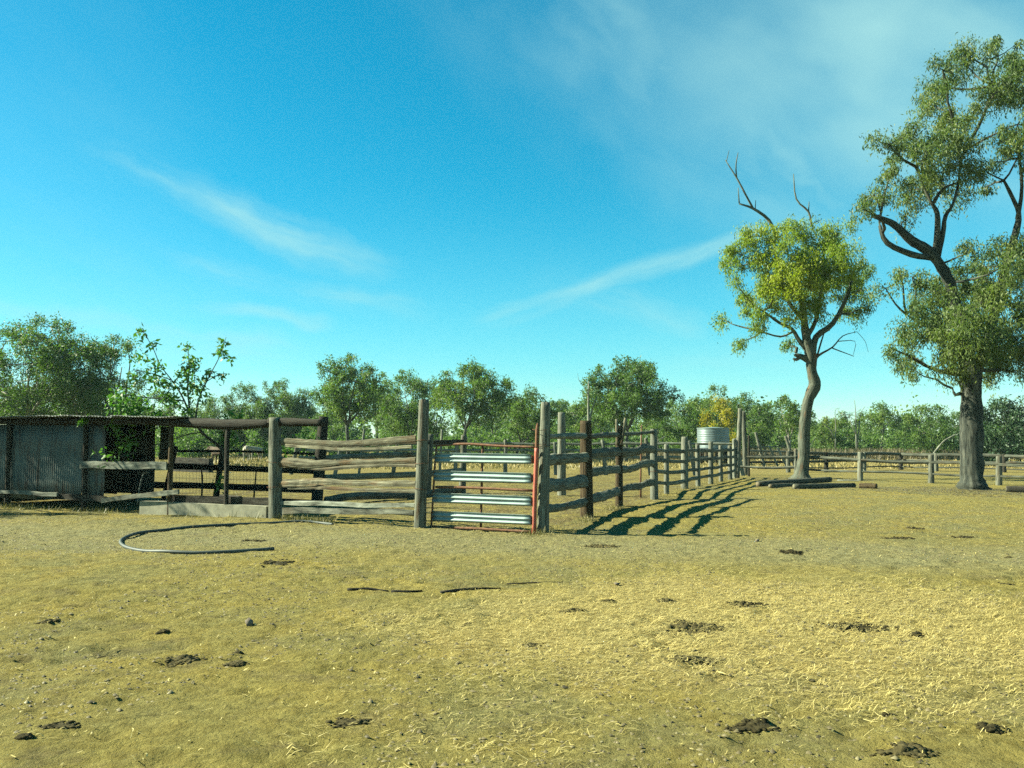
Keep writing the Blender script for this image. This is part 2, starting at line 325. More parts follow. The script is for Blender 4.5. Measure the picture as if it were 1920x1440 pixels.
# value noise
_tab = np.random.default_rng(5).random((256, 256))
def vn(x, y):
    xi = np.floor(x).astype(int); yi = np.floor(y).astype(int); fx = x - xi; fy = y - yi; fx = fx * fx * (3 - 2 * fx); fy = fy * fy * (3 - 2 * fy)
    g = lambda a, b: _tab[a & 255, b & 255]
    return (g(xi, yi) * (1 - fx) + g(xi + 1, yi) * fx) * (1 - fy) + (g(xi, yi + 1) * (1 - fx) + g(xi + 1, yi + 1) * fx) * fy
_pit = np.random.default_rng(17).random((64, 64, 4))
def pits(x, y, cell=.42):
    # hoof prints: one shallow dent in some cells of a jittered grid
    out = np.zeros(np.broadcast(x, y).shape)
    gx = np.floor(x / cell).astype(int); gy = np.floor(y / cell).astype(int)
    for dx in (-1, 0, 1):
        for dy in (-1, 0, 1):
            q = _pit[(gx + dx) & 63, (gy + dy) & 63]; cx = (gx + dx + q[..., 0]) * cell; cy = (gy + dy + q[..., 1]) * cell
            r = .075 + .075 * q[..., 2]; d = np.hypot(x - cx, y - cy) / r
            on = vn(cx * .5 + 3, cy * .5) + .25 * q[..., 3] > .62
            out += on * (.30 + .7 * q[..., 3]) * (-.042 * np.clip(1 - d * d, 0, 1) + .014 * np.exp(-((d - 1.25) / .25) ** 2))
    return out
def H(x, y):
    x = np.asarray(x, float); y = np.asarray(y, float)
    h = .05 * (vn(x * .35 + 7, y * .35) - .5) + .035 * (vn(x * 1.3, y * 1.3 + 9) - .5)
    f = np.clip((45 - np.hypot(x, y)) / 30, 0, 1)
    h = h + f * (.026 * (vn(x * 4.3, y * 4.3) - .5) + .022 * (vn(x * 9.1 + 3, y * 9.1) - .5) + .010 * (vn(x * 19, y * 19 + 5) - .5) + pits(x, y))
    return h * np.clip((400 - np.hypot(x, y)) / 300, 0, 1)
def onground(px, py, dz=0.):
    p = G(px, py); p[2] = float(H(p[0], p[1])) + dz; return p

# ------------------------------------------------------------------ ground
xf = np.arange(-17, 17.01, .075); xo = 17 + np.cumsum(.1 * 1.22 ** np.arange(0, 46)); xo = xo[xo < 3500]
xs = np.concatenate([-xo[::-1], xf, xo])
yl = [3.2]
while yl[-1] < 34: yl.append(yl[-1] + max(.05, .0052 * yl[-1]))
while yl[-1] < 3500: yl.append(yl[-1] + .2 + (yl[-1] - 34) * .2)
yb = 3.2 - np.cumsum(.1 * 1.3 ** np.arange(0, 34)); yb = yb[yb > -600][::-1]
ys = np.concatenate([yb, yl])
XX, YY = np.meshgrid(xs, ys); ZZ = H(XX, YY)
V = np.stack([XX.ravel(), YY.ravel(), ZZ.ravel()], 1); nx = len(xs); ny = len(ys)
ii = (np.arange(ny - 1)[:, None] * nx + np.arange(nx - 1)[None]).ravel()
ground = quadmesh('ground', V, np.stack([ii, ii + 1, ii + nx + 1, ii + nx], 1), 'ground', smooth=True)
tag(ground, kind='structure', label='trampled pale dirt of the yard running out to dry pasture')

# ------------------------------------------------------------------ foliage
def leaf_quads(C, Rd, per, Ln, Wd, rg, droop=.8, flat=.9, tone=None, spread=.5):
    """C clump centres (n,3), Rd radii (n). Leaf diamonds filling the clumps."""
    n = len(C); idx = np.repeat(np.arange(n), per); m = len(idx)
    d = rg.normal(0, 1, (m, 3)); d /= np.linalg.norm(d, axis=1)[:, None]; r = rg.random(m) ** spread
    stretch = rg.uniform(.7, 1.35, (n, 3)); p = C[idx] + d * (r * Rd[idx])[:, None] * np.array([1, 1, flat]) * stretch[idx]; p[:, 2] -= Rd[idx] * rg.exponential(.22, m)
    a = rg.normal(0, .62, (m, 3)); a[:, 2] -= droop; a /= np.linalg.norm(a, axis=1)[:, None]
    s = np.cross(a, rg.normal(0, 1, (m, 3))); s /= np.linalg.norm(s, axis=1)[:, None]
    l = Ln * rg.uniform(.6, 1.35, m)[:, None]; w = Wd * rg.uniform(.7, 1.3, m)[:, None]
    bend = np.cross(a, s) * l * .12
    V = np.stack([p, p + a * l * .42 + s * w + bend, p + a * l, p + a * l * .42 - s * w + bend], 1).reshape(-1, 3)
    F = np.arange(m * 4).reshape(m, 4)
    ct = rg.normal(.48, .17, n) if tone is None else np.asarray(tone)
    return V, F, np.clip(ct[idx] + rg.normal(0, .08, m), 0, 1)
def clumps_in(lobes, dens, rc, rg, tones=None):
    """Lobes [(centre, radius3)] -> clump centres, radii, parent lobe."""
    C, R_, own, tn = [], [], [], []
    for i, (c, r) in enumerate(lobes):
        n = max(3, int(dens * (r[0] * r[2]) / (rc * rc)))
        d = rg.normal(0, 1, (n, 3)); d /= np.linalg.norm(d, axis=1)[:, None]; q = rg.random(n) ** .34
        C.append(c + d * q[:, None] * r); R_.append(rc * rg.uniform(.55, 1.2, n)); own += [i] * n
        base = .48 + rg.normal(0, .09) if tones is None else tones[i]
        tn.append(base + rg.normal(0, .12, n))
    return np.concatenate(C), np.concatenate(R_), np.array(own), np.concatenate(tn)
def joinlofts(items):
    """[(V,F,uv)] -> one V,F,uv"""
    Vs, Fs, Us, o = [], [], [], 0
    for V, F, u in items:
        Vs.append(V); Us.append(u); Fs += [tuple(i + o for i in f) for f in F]; o += len(V)
    return np.concatenate(Vs), Fs, np.concatenate(Us)
def branch(a, b, r0, r1, rg, bow=.12, n=5, sides=5, lift=.1):
    a = np.asarray(a, float); b = np.asarray(b, float); ln = np.linalg.norm(b - a); t = np.linspace(0, 1, n)[:, None]
    off = rg.normal(0, bow * ln, 3); off[2] = abs(off[2]) * .4 - lift * ln
    P = a + (b - a) * t + off * (4 * t * (1 - t)) * .5 + rg.normal(0, .02 * ln, (n, 3)) * (t * (1 - t) * 4)
    return loft(P, np.linspace(r0, r1, n), n=sides, seed=int(rg.integers(1e6)), irr=.08, wob=.05)
def nearest(nodes, p, below=True):
    q = np.asarray(nodes); d = np.linalg.norm(q - p, axis=1) + (1.5 * np.maximum(q[:, 2] - p[2] + .2, 0) if below else 0)
    return q[int(np.argmin(d))]

def pixel_tree(name, label, Yd, limbs, lobes, bark, leaf, seed, leafsize, per, rc, dens=1.0, deadlimbs=(), depth=1.6, extra=(), droop=.9, twig=.022, tones=None, fat=1.16):
    """A tree read off the photograph: limbs [(px,py,width px)...] and lobes (px,py,r px) standing round the distance Yd."""
    rg = np.random.default_rng(seed); k = Yd / FPX
    base = at(limbs[0][0][0], limbs[0][0][1], Yd); base[2] = float(H(base[0], base[1])) - .05
    o = thing(name, label, 'tree', base); items = []; nodes = []
    for li, lm in enumerate(limbs):
        dz0 = 0 if li == 0 else None; P = []; dz = 0.
        for j, q in enumerate(lm):
            yy = Yd + (q[3] if len(q) > 3 else 0.)
            P.append(at(q[0], q[1], yy))
        P = np.array(P); R = np.array([q[2] * k / 2 * .9 for q in lm])
        if li == 0: P[0, 2] = base[2]
        items.append(loft(local(o, P), R, n=14 if li == 0 else 8, seed=seed + li, irr=.09, wob=.05, sub=5 if li == 0 else 3))
        for j in range(len(P) - 1):
            for f in (0, .33, .66): nodes.append(P[j] * (1 - f) + P[j + 1] * f)
        nodes.append(P[-1])
    nodes_up = [n for n in nodes if n[2] > base[2] + 2.2]
    lb = []
    for (x, y, r, *dd) in lobes:
        dz = dd[0] if dd else rg.uniform(-depth, depth); c = at(x, y, Yd + dz); rr = r * k
        rr *= fat; lb.append((c, np.array([rr, rr * 1.1, rr * .92])))
    C, Rc, own, tn = clumps_in(lb, dens, rc, rg, None if tones is None else [tones(q[0], q[1]) for q in lobes])
    for i, (c, r) in enumerate(lb):
        a = nearest(nodes_up, c); ln = np.linalg.norm(c - a)
        items.append(branch(local(o, a), local(o, c), min(.11, .02 + .018 * ln), .02, rg))
        sel = np.where(own == i)[0]
        for j in rg.choice(sel, min(len(sel), 5), replace=False): items.append(branch(local(o, c), local(o, C[j]), twig, .008, rg, sides=4, n=4))
    V, F, u = joinlofts(items); pymesh('trunk', V, F, bark, o, u)
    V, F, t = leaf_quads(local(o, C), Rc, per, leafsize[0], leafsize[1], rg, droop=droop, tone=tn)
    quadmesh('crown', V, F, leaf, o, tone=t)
    for dl in deadlimbs:
        it = []
        for lm in dl:
            P = np.array([at(q[0], q[1], Yd + (q[3] if len(q) > 3 else 0.)) for q in lm]); it.append(loft(local(o, P), np.array([q[2] * k / 2 for q in lm]), n=6, seed=seed + 7, irr=.05, wob=.05, sub=3))
        V, F, u = joinlofts(it); pymesh('dead_branch', V, F, bark, o, u)
    return o

# the yellow-green tree by the paddock rails
pixel_tree('gum_tree', 'yellow-green gum tree with dead antler branches above its crown behind the logs', 41.8,
    [[(1502, 900, 50), (1503, 888, 30), (1507, 850, 23), (1508, 800, 22), (1515, 752, 21), (1527, 722, 23), (1521, 695, 20), (1520, 668, 22), (1512, 635, 17), (1506, 590, 12), (1500, 540, 8), (1497, 480, 5)],
     [(1521, 672, 18), (1530, 632, 13), (1562, 606, 11), (1588, 556, 8), (1600, 515, 5)], [(1514, 655, 12), (1498, 638, 10), (1485, 617, 7), (1461, 605, 6), (1432, 584, 4)],
     [(1508, 640, 10), (1530, 600, 9), (1540, 540, 7), (1545, 470, 5)], [(1506, 600, 9), (1475, 560, 7), (1458, 500, 6), (1450, 450, 5)], [(1490, 620, 5), (1464, 631, 4), (1427, 622, 3)],
     [(1519, 676, 15), (1500, 668, 12), (1492, 664, 9), (1495, 652, 5)], [(1503, 668, 8), (1493, 674, 7), (1487, 672, 4)]],
    [(1424, 443, 34), (1497, 425, 31), (1571, 440, 33), (1457, 474, 44), (1396, 480, 32), (1370, 494, 19), (1503, 511, 48), (1580, 489, 42), (1609, 518, 31), (1571, 529, 38), (1613, 543, 20),
     (1473, 550, 38), (1398, 560, 27), (1415, 612, 17), (1519, 566, 26), (1353, 597, 12), (1387, 641, 8), (1534, 580, 24), (1479, 643, 12), (1628, 575, 11), (1580, 584, 17), (1421, 584, 20),
     (1534, 459, 36), (1490, 510, 46, -2.3), (1450, 545, 30, -1.5), (1550, 500, 36, -2.), (1520, 540, 30, 1.5), (1380, 520, 12), (1490, 600, 18), (1606, 590, 10, .4), (1440, 510, 26, -1.)],
    'bark', 'leaf_lime', 11, (.155, .021), 125, .44, dens=4.8,
    deadlimbs=[[[(1456, 446, 7), (1442, 413, 6), (1412, 391, 5), (1386, 382, 3.2)], [(1412, 391, 4.5), (1396, 361, 3.8), (1381, 333, 3.2), (1360, 300, 1.6)], [(1381, 333, 3), (1380, 309, 2.2), (1384, 286, 1.2)], [(1386, 381, 2.6), (1384, 352, 1.4)], [(1362, 303, 1.5), (1367, 282, .9)], [(1416, 393, 2), (1417, 375, 1)]],
               [[(1522, 425, 5), (1516, 397, 4), (1493, 373, 3.2), (1488, 326, 1.6)], [(1516, 397, 2.6), (1517, 378, 1.3)], [(1520, 421, 2.4), (1537, 413, 1.2)]],
               [[(1524, 684, 6), (1534, 667, 5), (1561, 651, 3.4), (1580, 630, 2.2), (1607, 622, 1.1)], [(1532, 668, 4), (1540, 640, 3), (1548, 616, 2)], [(1561, 653, 2.4), (1601, 668, 1.2)], [(1571, 640, 2), (1603, 640, 1), (1600, 665, .7)], [(1607, 622, 1), (1622, 640, .8), (1628, 660, .6)]]],
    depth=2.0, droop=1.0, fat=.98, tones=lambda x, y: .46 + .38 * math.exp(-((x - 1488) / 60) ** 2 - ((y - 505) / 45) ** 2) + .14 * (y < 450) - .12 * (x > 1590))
# the tall gum at the right edge
pixel_tree('gum_tree', 'tall thick-trunked grey-green gum tree rising out of the right of the picture', 32.0,
    [[(1824, 926, 74), (1823, 916, 57), (1823, 904, 49), (1822, 880, 43), (1822, 800, 40), (1821, 745, 43), (1819, 705, 40), (1808, 650, 27), (1796, 590, 22), (1780, 530, 21), (1762, 496, 21), (1740, 470, 20), (1708, 450, 20), (1676, 421, 15), (1637, 404, 8)],
     [(1822, 715, 30), (1848, 650, 22), (1868, 570, 18), (1890, 480, 16), (1904, 438, 14), (1910, 400, 11), (1898, 370, 9), (1882, 338, 6)], [(1908, 410, 11), (1916, 350, 8), (1908, 270, 5)],
     [(1752, 484, 16), (1708, 476, 13), (1664, 456, 11), (1650, 424, 7), (1652, 400, 4)], [(1752, 482, 13), (1757, 440, 12), (1757, 400, 10), (1746, 380, 8), (1727, 338, 5), (1715, 290, 3)],
     [(1760, 480, 11), (1768, 438, 10), (1773, 405, 9), (1787, 382, 6), (1800, 320, 5), (1790, 240, 4)], [(1748, 384, 7), (1768, 354, 6), (1800, 341, 3)], [(1800, 300, 6), (1835, 235, 7), (1850, 200, 6), (1862, 160, 4)],
     [(1814, 742, 9), (1803, 738, 9), (1790, 740, 5), (1786, 728, 3)], [(1806, 734, 5), (1798, 718, 4), (1792, 702, 2)], [(1808, 660, 12), (1770, 620, 8), (1730, 610, 5), (1700, 590, 3)]],
    [(1803, 95, 27), (1872, 105, 37), (1907, 130, 34), (1768, 132, 27), (1812, 122, 24), (1761, 164, 33), (1866, 175, 36), (1893, 165, 30), (1754, 199, 34), (1796, 226, 37), (1713, 256, 34), (1775, 261, 46), (1664, 270, 26),
     (1803, 310, 36), (1727, 303, 43), (1671, 324, 29), (1640, 366, 28), (1706, 355, 34), (1754, 345, 28), (1796, 366, 24), (1620, 393, 13), (1699, 412, 17), (1846, 317, 19), (1852, 348, 11), (1893, 261, 33), (1908, 233, 25), (1872, 303, 17), (1912, 286, 28),
     (1747, 545, 37), (1793, 523, 42), (1843, 523, 42), (1887, 523, 47), (1773, 580, 43), (1827, 573, 48), (1877, 580, 47), (1707, 583, 24), (1727, 630, 36), (1700, 627, 19), (1710, 667, 26), (1713, 693, 11), (1767, 620, 36), (1773, 667, 34), (1807, 640, 33, -2.4),
     (1860, 630, 43), (1900, 630, 43), (1853, 676, 32), (1893, 667, 33), (1847, 708, 14), (1793, 694, 16), (1670, 653, 9), (1660, 540, 17), (1688, 515, 16), (1710, 520, 19), (1913, 693, 17), (1827, 470, 22), (1870, 470, 26), (1900, 465, 25),
     (1800, 590, 34, -2.6), (1850, 560, 36, -2.4), (1830, 650, 26, -2.6), (1880, 500, 32, -2.), (1795, 650, 24, -2.5), (1870, 640, 30, -2.6), (1960, 560, 60), (1995, 640, 50), (1965, 150, 55), (1975, 290, 50), (2030, 480, 60), (2030, 200, 50), (1940, 470, 30)],
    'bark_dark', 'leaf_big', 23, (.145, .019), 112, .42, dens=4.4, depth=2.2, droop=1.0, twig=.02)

def wild_tree(label, px, top, wpx, Yd, leaf='leaf_bg', bark='bark', seed=0, nl=12, dens=3.4, per=90, leafsize=(.22, .046), rc=.62, lean=0., crown_from=.35, forks=3, name='gum_tree', cat='tree', trunk_px=None, flatl=.75, basey=None, group='trees beyond the yards', tone=.48, twr=1.):
    """A woodland tree at its own distance: forked trunk and a crown of uneven lobes."""
    rg = np.random.default_rng(seed + 100); X0 = (px - 960) / FPX * Yd; ht = (828 - top) / FPX * Yd + CAM[2]; w = wpx * 1.14 / FPX * Yd
    tx = X0 if trunk_px is None else (trunk_px - 960) / FPX * Yd
    o = thing(name, label, cat, (tx, Yd, float(H(tx, Yd))), group)
    hb = ht * crown_from; items = []; tr = (.035 * ht ** .9 * .5 + .03) * twr; nodes = []
    dx = X0 - tx
    fork = np.array([dx * .25 + rg.normal(0, .1), rg.normal(0, .1), hb * .8])
    P = np.array([[0, 0, -.1], [dx * .05 + rg.normal(0, .08), 0, hb * .3], fork]); items.append(loft(P, [tr * 1.3, tr, tr * .85], n=8, seed=seed, sub=3, irr=.08)); nodes.append(fork)
    lobes = []; tries = 0; minr = .145 * w
    while len(lobes) < nl and tries < 600:
        tries += 1; a = rg.uniform(0, 2 * np.pi); rr = math.sqrt(rg.random()); zf = rg.random()
        prof = math.sin(math.pi * min(1, .18 + zf * .78)) ** .6          # widest in the upper half
        r = minr * rg.uniform(.8, 1.45)
        c = np.array([dx + math.cos(a) * rr * (w / 2 * prof - r * .6), math.sin(a) * rr * (w / 2.2 * prof - r * .5), hb + r * .5 + zf * (ht - hb - r * 1.2)])
        if any(np.linalg.norm((c - q) / np.array([1, 1.4, .8])) < (r + s[0]) * .55 for q, s in lobes): continue
        lobes.append((c, np.array([r, r, r * flatl])))
    for f in range(forks):
        a = 2 * math.pi * f / forks + rg.uniform(-.5, .5); e = np.array([dx + math.cos(a) * w * .22, math.sin(a) * w * .2, hb + (ht - hb) * rg.uniform(.35, .6)])
        items.append(branch(fork, e, tr * .62, tr * .22, rg, bow=.1, sides=6)); nodes += [fork * .5 + e * .5, e]
    C, Rc, own, tn = clumps_in(lobes, dens, rc, rg, [tone + rg.normal(0, .08) for _ in lobes])
    for i, (c, r) in enumerate(lobes):
        a = nearest(nodes, c); items.append(branch(a, c, tr * .26, .03, rg, sides=5))
        sel = np.where(own == i)[0]
        for j in rg.choice(sel, min(3, len(sel)), replace=False): items.append(branch(c, C[j], .035, .015, rg, sides=3, n=3))
    V, F, u = joinlofts(items); pymesh('trunk', V, F, bark, o, u)
    V, F, t = leaf_quads(C, Rc, per, leafsize[0], leafsize[1], rg, droop=.45, tone=tn); quadmesh('crown', V, F, leaf, o, tone=t)
    return o
WT = wild_tree
WT('open spreading gum with dark forked trunk, first tall one right of the shed', 657, 660, 150, 75, seed=1, nl=17, trunk_px=652, bark='bark_dark', forks=6, leaf='leaf_bg', crown_from=.42)
WT('dense mid-height gum between the two tall spreading gums behind the gate post', 770, 688, 125, 86, seed=2, nl=17, leaf='leaf_bg', crown_from=.22)
WT('rounded tall gum with bare lower right limbs above the gate', 884, 668, 150, 78, seed=3, nl=19, trunk_px=866, bark='bark_dark', forks=6, crown_from=.38)
WT('low crooked gum with dark leaning trunk above the gate hinge post', 1000, 722, 115, 84, seed=4, nl=13, trunk_px=968, bark='bark_dark', forks=4, crown_from=.28)
WT('thin pale-limbed gum left of the dark round-headed one', 1098, 722, 85, 82, seed=5, nl=10, bark='bark_pale', forks=4, crown_from=.3)
WT('broad dark round-headed gum standing behind the split post', 1180, 663, 165, 76, seed=6, nl=22, trunk_px=1172, leaf='leaf_bg', bark='bark_dark', forks=5, tone=.36, crown_from=.36)
WT('low bushy gum between the round-headed gum and the water tank', 1275, 738, 110, 92, seed=7, nl=14, crown_from=.2, tone=.42)
WT('tall light gum directly behind the water tank', 1358, 712, 100, 98, seed=8, nl=15, leaf='leaf_bg2', crown_from=.25)
WT('golden yellow-green bush growing just behind the water tank', 1352, 742, 76, 85, seed=9, nl=14, tone=.72, dens=4.2, leaf='leaf_gold', crown_from=.08, name='bush', cat='bush', forks=3, twr=.5)
WT('dark slim gum right of the two tall leaning posts', 1432, 746, 75, 84, seed=10, nl=11, tone=.36, crown_from=.2)
WT('light green gum with pale trunk just left of the yellow-green tree trunk', 1476, 736, 66, 76, seed=11, nl=9, leaf='leaf_bg2', bark='bark_pale', crown_from=.4, trunk_px=1480)
WT('small gum just right of the yellow-green tree trunk', 1555, 772, 70, 92, seed=12, nl=10, leaf='leaf_bg2', crown_from=.15)
WT('flat-topped gum above the scrub between the two big trunks', 1657, 752, 84, 96, seed=13, nl=9, crown_from=.5, trunk_px=1650)
WT('wide bushy gum left of the thick trunk', 1750, 750, 120, 84, seed=14, nl=16, crown_from=.12, tone=.42)
WT('dark dense evergreen tree right of the thick trunk', 1878, 742, 140, 62, seed=15, nl=20, leaf='leaf_dark', crown_from=.1, dens=3.8, bark='bark_dark')
WT('tallest gum of the clump at the far left', 50, 572, 250, 58, seed=16, nl=22, forks=5, bark='bark_pale', tone=.32, crown_from=.3, leafsize=(.18, .036))
WT('second gum of the far left clump, pale forked trunk above the shed roof', 150, 600, 200, 60, seed=17, nl=18, bark='bark_pale', tone=.34, crown_from=.28, leafsize=(.18, .036))
WT('smaller gum at the right end of the far left clump', 216, 616, 120, 63, seed=18, nl=11, tone=.34, crown_from=.36, leafsize=(.18, .036))
WT('low dark leafy gum filling under the far left clump', 90, 706, 260, 66, seed=19, nl=22, tone=.28, crown_from=.08, dens=3.2)
for i, (x, t, w, lab) in enumerate([(395, 732, 110, 'leftmost rounded tree of the leafy rise behind the shed'), (452, 716, 110, 'second rounded tree of the leafy rise behind the shed'),
        (512, 707, 120, 'highest rounded tree of the leafy rise behind the thick shed post'), (566, 722, 90, 'rightmost rounded tree of the leafy rise behind the shed')]):
    WT(lab, x, t, w, 104, seed=30 + i, nl=18, leaf='leaf_bg2', crown_from=.1, tone=.34, dens=3.6, per=80)
WT('dark bushy tree at the foot of the first spreading gum', 600, 762, 80, 96, seed=36, nl=11, crown_from=.15, tone=.38)
WT('pale thin gum beyond the right end of the scrub', 1590, 768, 46, 104, seed=37, nl=5, crown_from=.55, bark='bark_pale')
WT('small round gum half hidden behind the yellow-green trunk', 1515, 765, 60, 100, seed=38, nl=8, crown_from=.2)
WT('shady tree left of the shed, outside the picture', -355, 395, 430, 23.6, seed=50, nl=24, crown_from=.30, leafsize=(.15, .036), rc=.5, per=80, leaf='leaf_bg', dens=.85)

belt = [(300, 722, 70, 'gum showing through the shrub above the shed beam'), (345, 740, 80, 'low gum behind the shrub stems above the shed beam'), (628, 726, 70, 'gum standing behind the left side of the first spreading gum'), (708, 700, 84, 'gum filling the gap right of the first spreading gum'),
        (738, 728, 70, 'lower gum in the gap left of the tall left gate post'), (815, 712, 80, 'gum just right of the tall left gate post'), (925, 728, 80, 'gum behind the bare limbs of the rounded tall gum'), (962, 742, 70, 'lower gum left of the crooked gum'),
        (1048, 736, 80, 'gum behind the tall right gate post'), (1130, 720, 74, 'gum behind the bleached bare trunk'), (1232, 728, 76, 'gum at the right shoulder of the round-headed gum'), (1308, 730, 76, 'gum at the left edge of the water tank'),
        (1402, 734, 60, 'gum behind the two tall leaning posts'), (1455, 752, 56, 'small gum left of the pale-trunked light gum'), (1700, 776, 66, 'low gum between the flat-topped gum and the bushy gum'), (1625, 785, 60, 'low gum behind the bleached dead stems'), (1800, 762, 80, 'gum partly hidden behind the thick trunk')]
for i, (x, t, w, lab) in enumerate(belt):
    WT(lab, x, t, w, 106 + (i * 7) % 19, seed=200 + i, nl=9 + i % 5, leaf=('leaf_bg', 'leaf_bg2', 'leaf_bg')[i % 3], bark=('bark', 'bark_pale', 'bark_dark')[i % 3], crown_from=.16 + .1 * (i % 4), tone=.30 + .07 * (i % 4), forks=3 + i % 3, per=60, leafsize=(.26, .06))
# low scrub and far wood reading as one mass
def scrub(name, label, n, xr, yr, hr, seed, leaf, ls, per, cat='scrub', tone=.45):
    rg = np.random.default_rng(seed); C, R_, T = [], [], []
    for _ in range(n):
        y = rg.uniform(*yr); x = rg.uniform(*xr) * y / yr[0]; k = float(vn(np.array(x * .11 + 40), np.array(y * .11 + seed))); h = (hr[0] + (hr[1] - hr[0]) * rg.random() ** 1.3) * (.55 + .9 * k); tt = rg.normal(tone, .10) + (k - .5) * .35; z = float(H(x, y))
        m = int(4 + h * 3)
        for _ in range(m):
            q = rg.random(); C.append((x + rg.normal(0, h * .32), y + rg.normal(0, h * .3), z + .25 + q * h * .9)); R_.append(h * rg.uniform(.14, .26)); T.append(tt + rg.normal(0, .09))
    V, F, t = leaf_quads(np.array(C), np.array(R_), per, ls[0], ls[1], rg, droop=.25, tone=np.array(T), flat=.9)
    o = quadmesh(name, V, F, leaf, tone=t); return tag(o, label, cat, kind='stuff')
scrub('scrub', 'low green scrub growing under the trees beyond the yards', 260, (-62, 62), (92, 128), (1.6, 4.0), 3, 'leaf_bg', (.30, .09), 44, tone=.34)
scrub('far_woodland', 'far line of woodland closing the horizon behind the scrub', 230, (-130, 130), (140, 210), (4.5, 8), 4, 'leaf_bg', (.62, .22), 34, 'woodland')

def grassfield(name, label, n, pts, hr, leaf, seed, wd=.012, cat='grass', lean=.35):
    """n blades at the (x, y) points returned by pts(rg, n)."""
    rg = np.random.default_rng(seed); XY = pts(rg, n); m = len(XY); z = H(XY[:, 0], XY[:, 1]); h = rg.uniform(*hr, m)
    a = rg.uniform(0, 2 * np.pi, m); ln = rg.normal(0, lean, (m, 2)) * h[:, None]; s = np.stack([np.cos(a), np.sin(a)], 1) * (wd * rg.uniform(.6, 1.4, m))[:, None]
    b = np.stack([XY[:, 0], XY[:, 1], z - .01], 1); V = np.zeros((m, 4, 3))
    V[:, 0] = b; V[:, 0, :2] += s; V[:, 1] = b; V[:, 1, :2] -= s
    V[:, 2] = b; V[:, 2, :2] += ln - s * .25; V[:, 2, 2] += h; V[:, 3] = b; V[:, 3, :2] += ln + s * .25; V[:, 3, 2] += h
    o = quadmesh(name, V.reshape(-1, 3), np.arange(m * 4).reshape(m, 4), leaf, tone=np.clip(rg.normal(.5, .22, m), 0, 1)); return tag(o, label, cat, kind='stuff')
def field_pts(x0, x1, y0, y1, thr=.0, sc_=.25):
    def f(rg, n):
        x = rg.uniform(x0, x1, n); y = rg.uniform(y0, y1, n); k = vn(x * sc_, y * sc_) > thr; return np.stack([x, y], 1)[k]
    return f
grassfield('pasture_grass', 'dry yellow pasture grass beyond the paddock rails', 42000, field_pts(-45, 70, 56, 98), (.05, .22), 'grass', 61, .035)
grassfield('tall_brown_grass', 'band of tall brown grass in front of the scrub', 26000, field_pts(8, 75, 84, 96, .25), (.5, 1.15), 'grass_brown', 62, .03)

# ------------------------------------------------------------------ fences
def rail_on(o, pts, A, B, hpx, mat='wood', seed=0, asp=.5, sub=5, n=8, name='rail', irr=.16, wob=.05, off=0.):
    P = np.array([onplane(x, y, A, B) for x, y in pts]); nrm = np.array([B[1] - A[1], -(B[0] - A[0]), 0]); nrm = nrm / np.linalg.norm(nrm)
    P = P + nrm * off; hp = np.broadcast_to(np.asarray(hpx, float), (len(P),)); R = hp * P[:, 1] / FPX
    ob = loftobj(name, P, R, mat, o, n=n, seed=seed, irr=irr, wob=wob, asp=asp, sub=sub)
    if irr > .15: ob.data.polygons.foreach_set('use_smooth', [False] * len(ob.data.polygons))
    return ob
def post_px(o, px, basey, top, wpx, mat='wood', seed=0, toppx=None, Y=None, n=10, name='post', irr=.06, taper=.92):
    b = G(px, basey) if Y is None else at(px, basey, Y)
    if Y is not None: b[2] = 0.
    b[2] = float(H(b[0], b[1])); t = at(px if toppx is None else toppx, top, b[1]); r = wpx / 2 * b[1] / FPX
    q = np.array([b - [0, 0, .25], b + (t - b) * .02, b + (t - b) * .5, t - (t - b) * .03, t]); R = np.array([r * 1.06, r * 1.05, r, r * taper, r * taper * .86])
    return loftobj(name, q, R, mat, o, n=n, seed=seed + 900, irr=irr, wob=.02, sub=2)

# --- front fence of the yard, shed post to gate
pL = G(516, 973); pG = G(787, 991)
f1 = thing('timber_yard_fence', 'rough split-rail yard fence between the shed and the gate', 'fence', G(650, 982))
post_px(f1, 516, 973, 785, 25, 'wood', 1, n=14); post_px(f1, 787, 991, 752, 22, 'wood', 2, toppx=795, n=14)
kw = dict(irr=.34, wob=.06, n=7, sub=6)
rail_on(f1, [(527, 827), (584, 830), (642, 832), (701, 829), (780, 823)], pL, pG, [6, 6, 5.5, 6, 6.5], 'wood_split', 11, **kw)
rail_on(f1, [(535, 835), (590, 839), (642, 842), (701, 841), (772, 838)], pL, pG, [2.6, 3, 3, 2.8, 3.2], 'wood_split', 12, **kw)
rail_on(f1, [(527, 866), (584, 871), (642, 867), (710, 866), (780, 863)], pL, pG, [8, 7, 5, 5, 5], 'wood_split', 13, **kw)
rail_on(f1, [(560, 877), (610, 879), (660, 875), (720, 872), (780, 873)], pL, pG, [2.5, 3.5, 3.6, 3.4, 4], 'wood_split', 14, **kw)
rail_on(f1, [(527, 906), (570, 905), (600, 903), (672, 906), (780, 907)], pL, pG, [8, 8, 6.5, 6, 6], 'wood_split', 15, **kw)
rail_on(f1, [(540, 915), (590, 914), (642, 916), (710, 919), (780, 920)], pL, pG, [3, 3.5, 4, 3.5, 4], 'wood_split', 16, **kw)
box('bottom_board', onplane(524, 943, pL, pG), onplane(778, 948, pL, pG), .042, .025, 'wood_pale', f1, 17, .008)
box('bottom_board', onplane(530, 958, pL, pG), onplane(776, 961, pL, pG), .058, .03, 'wood', f1, 18, .010)

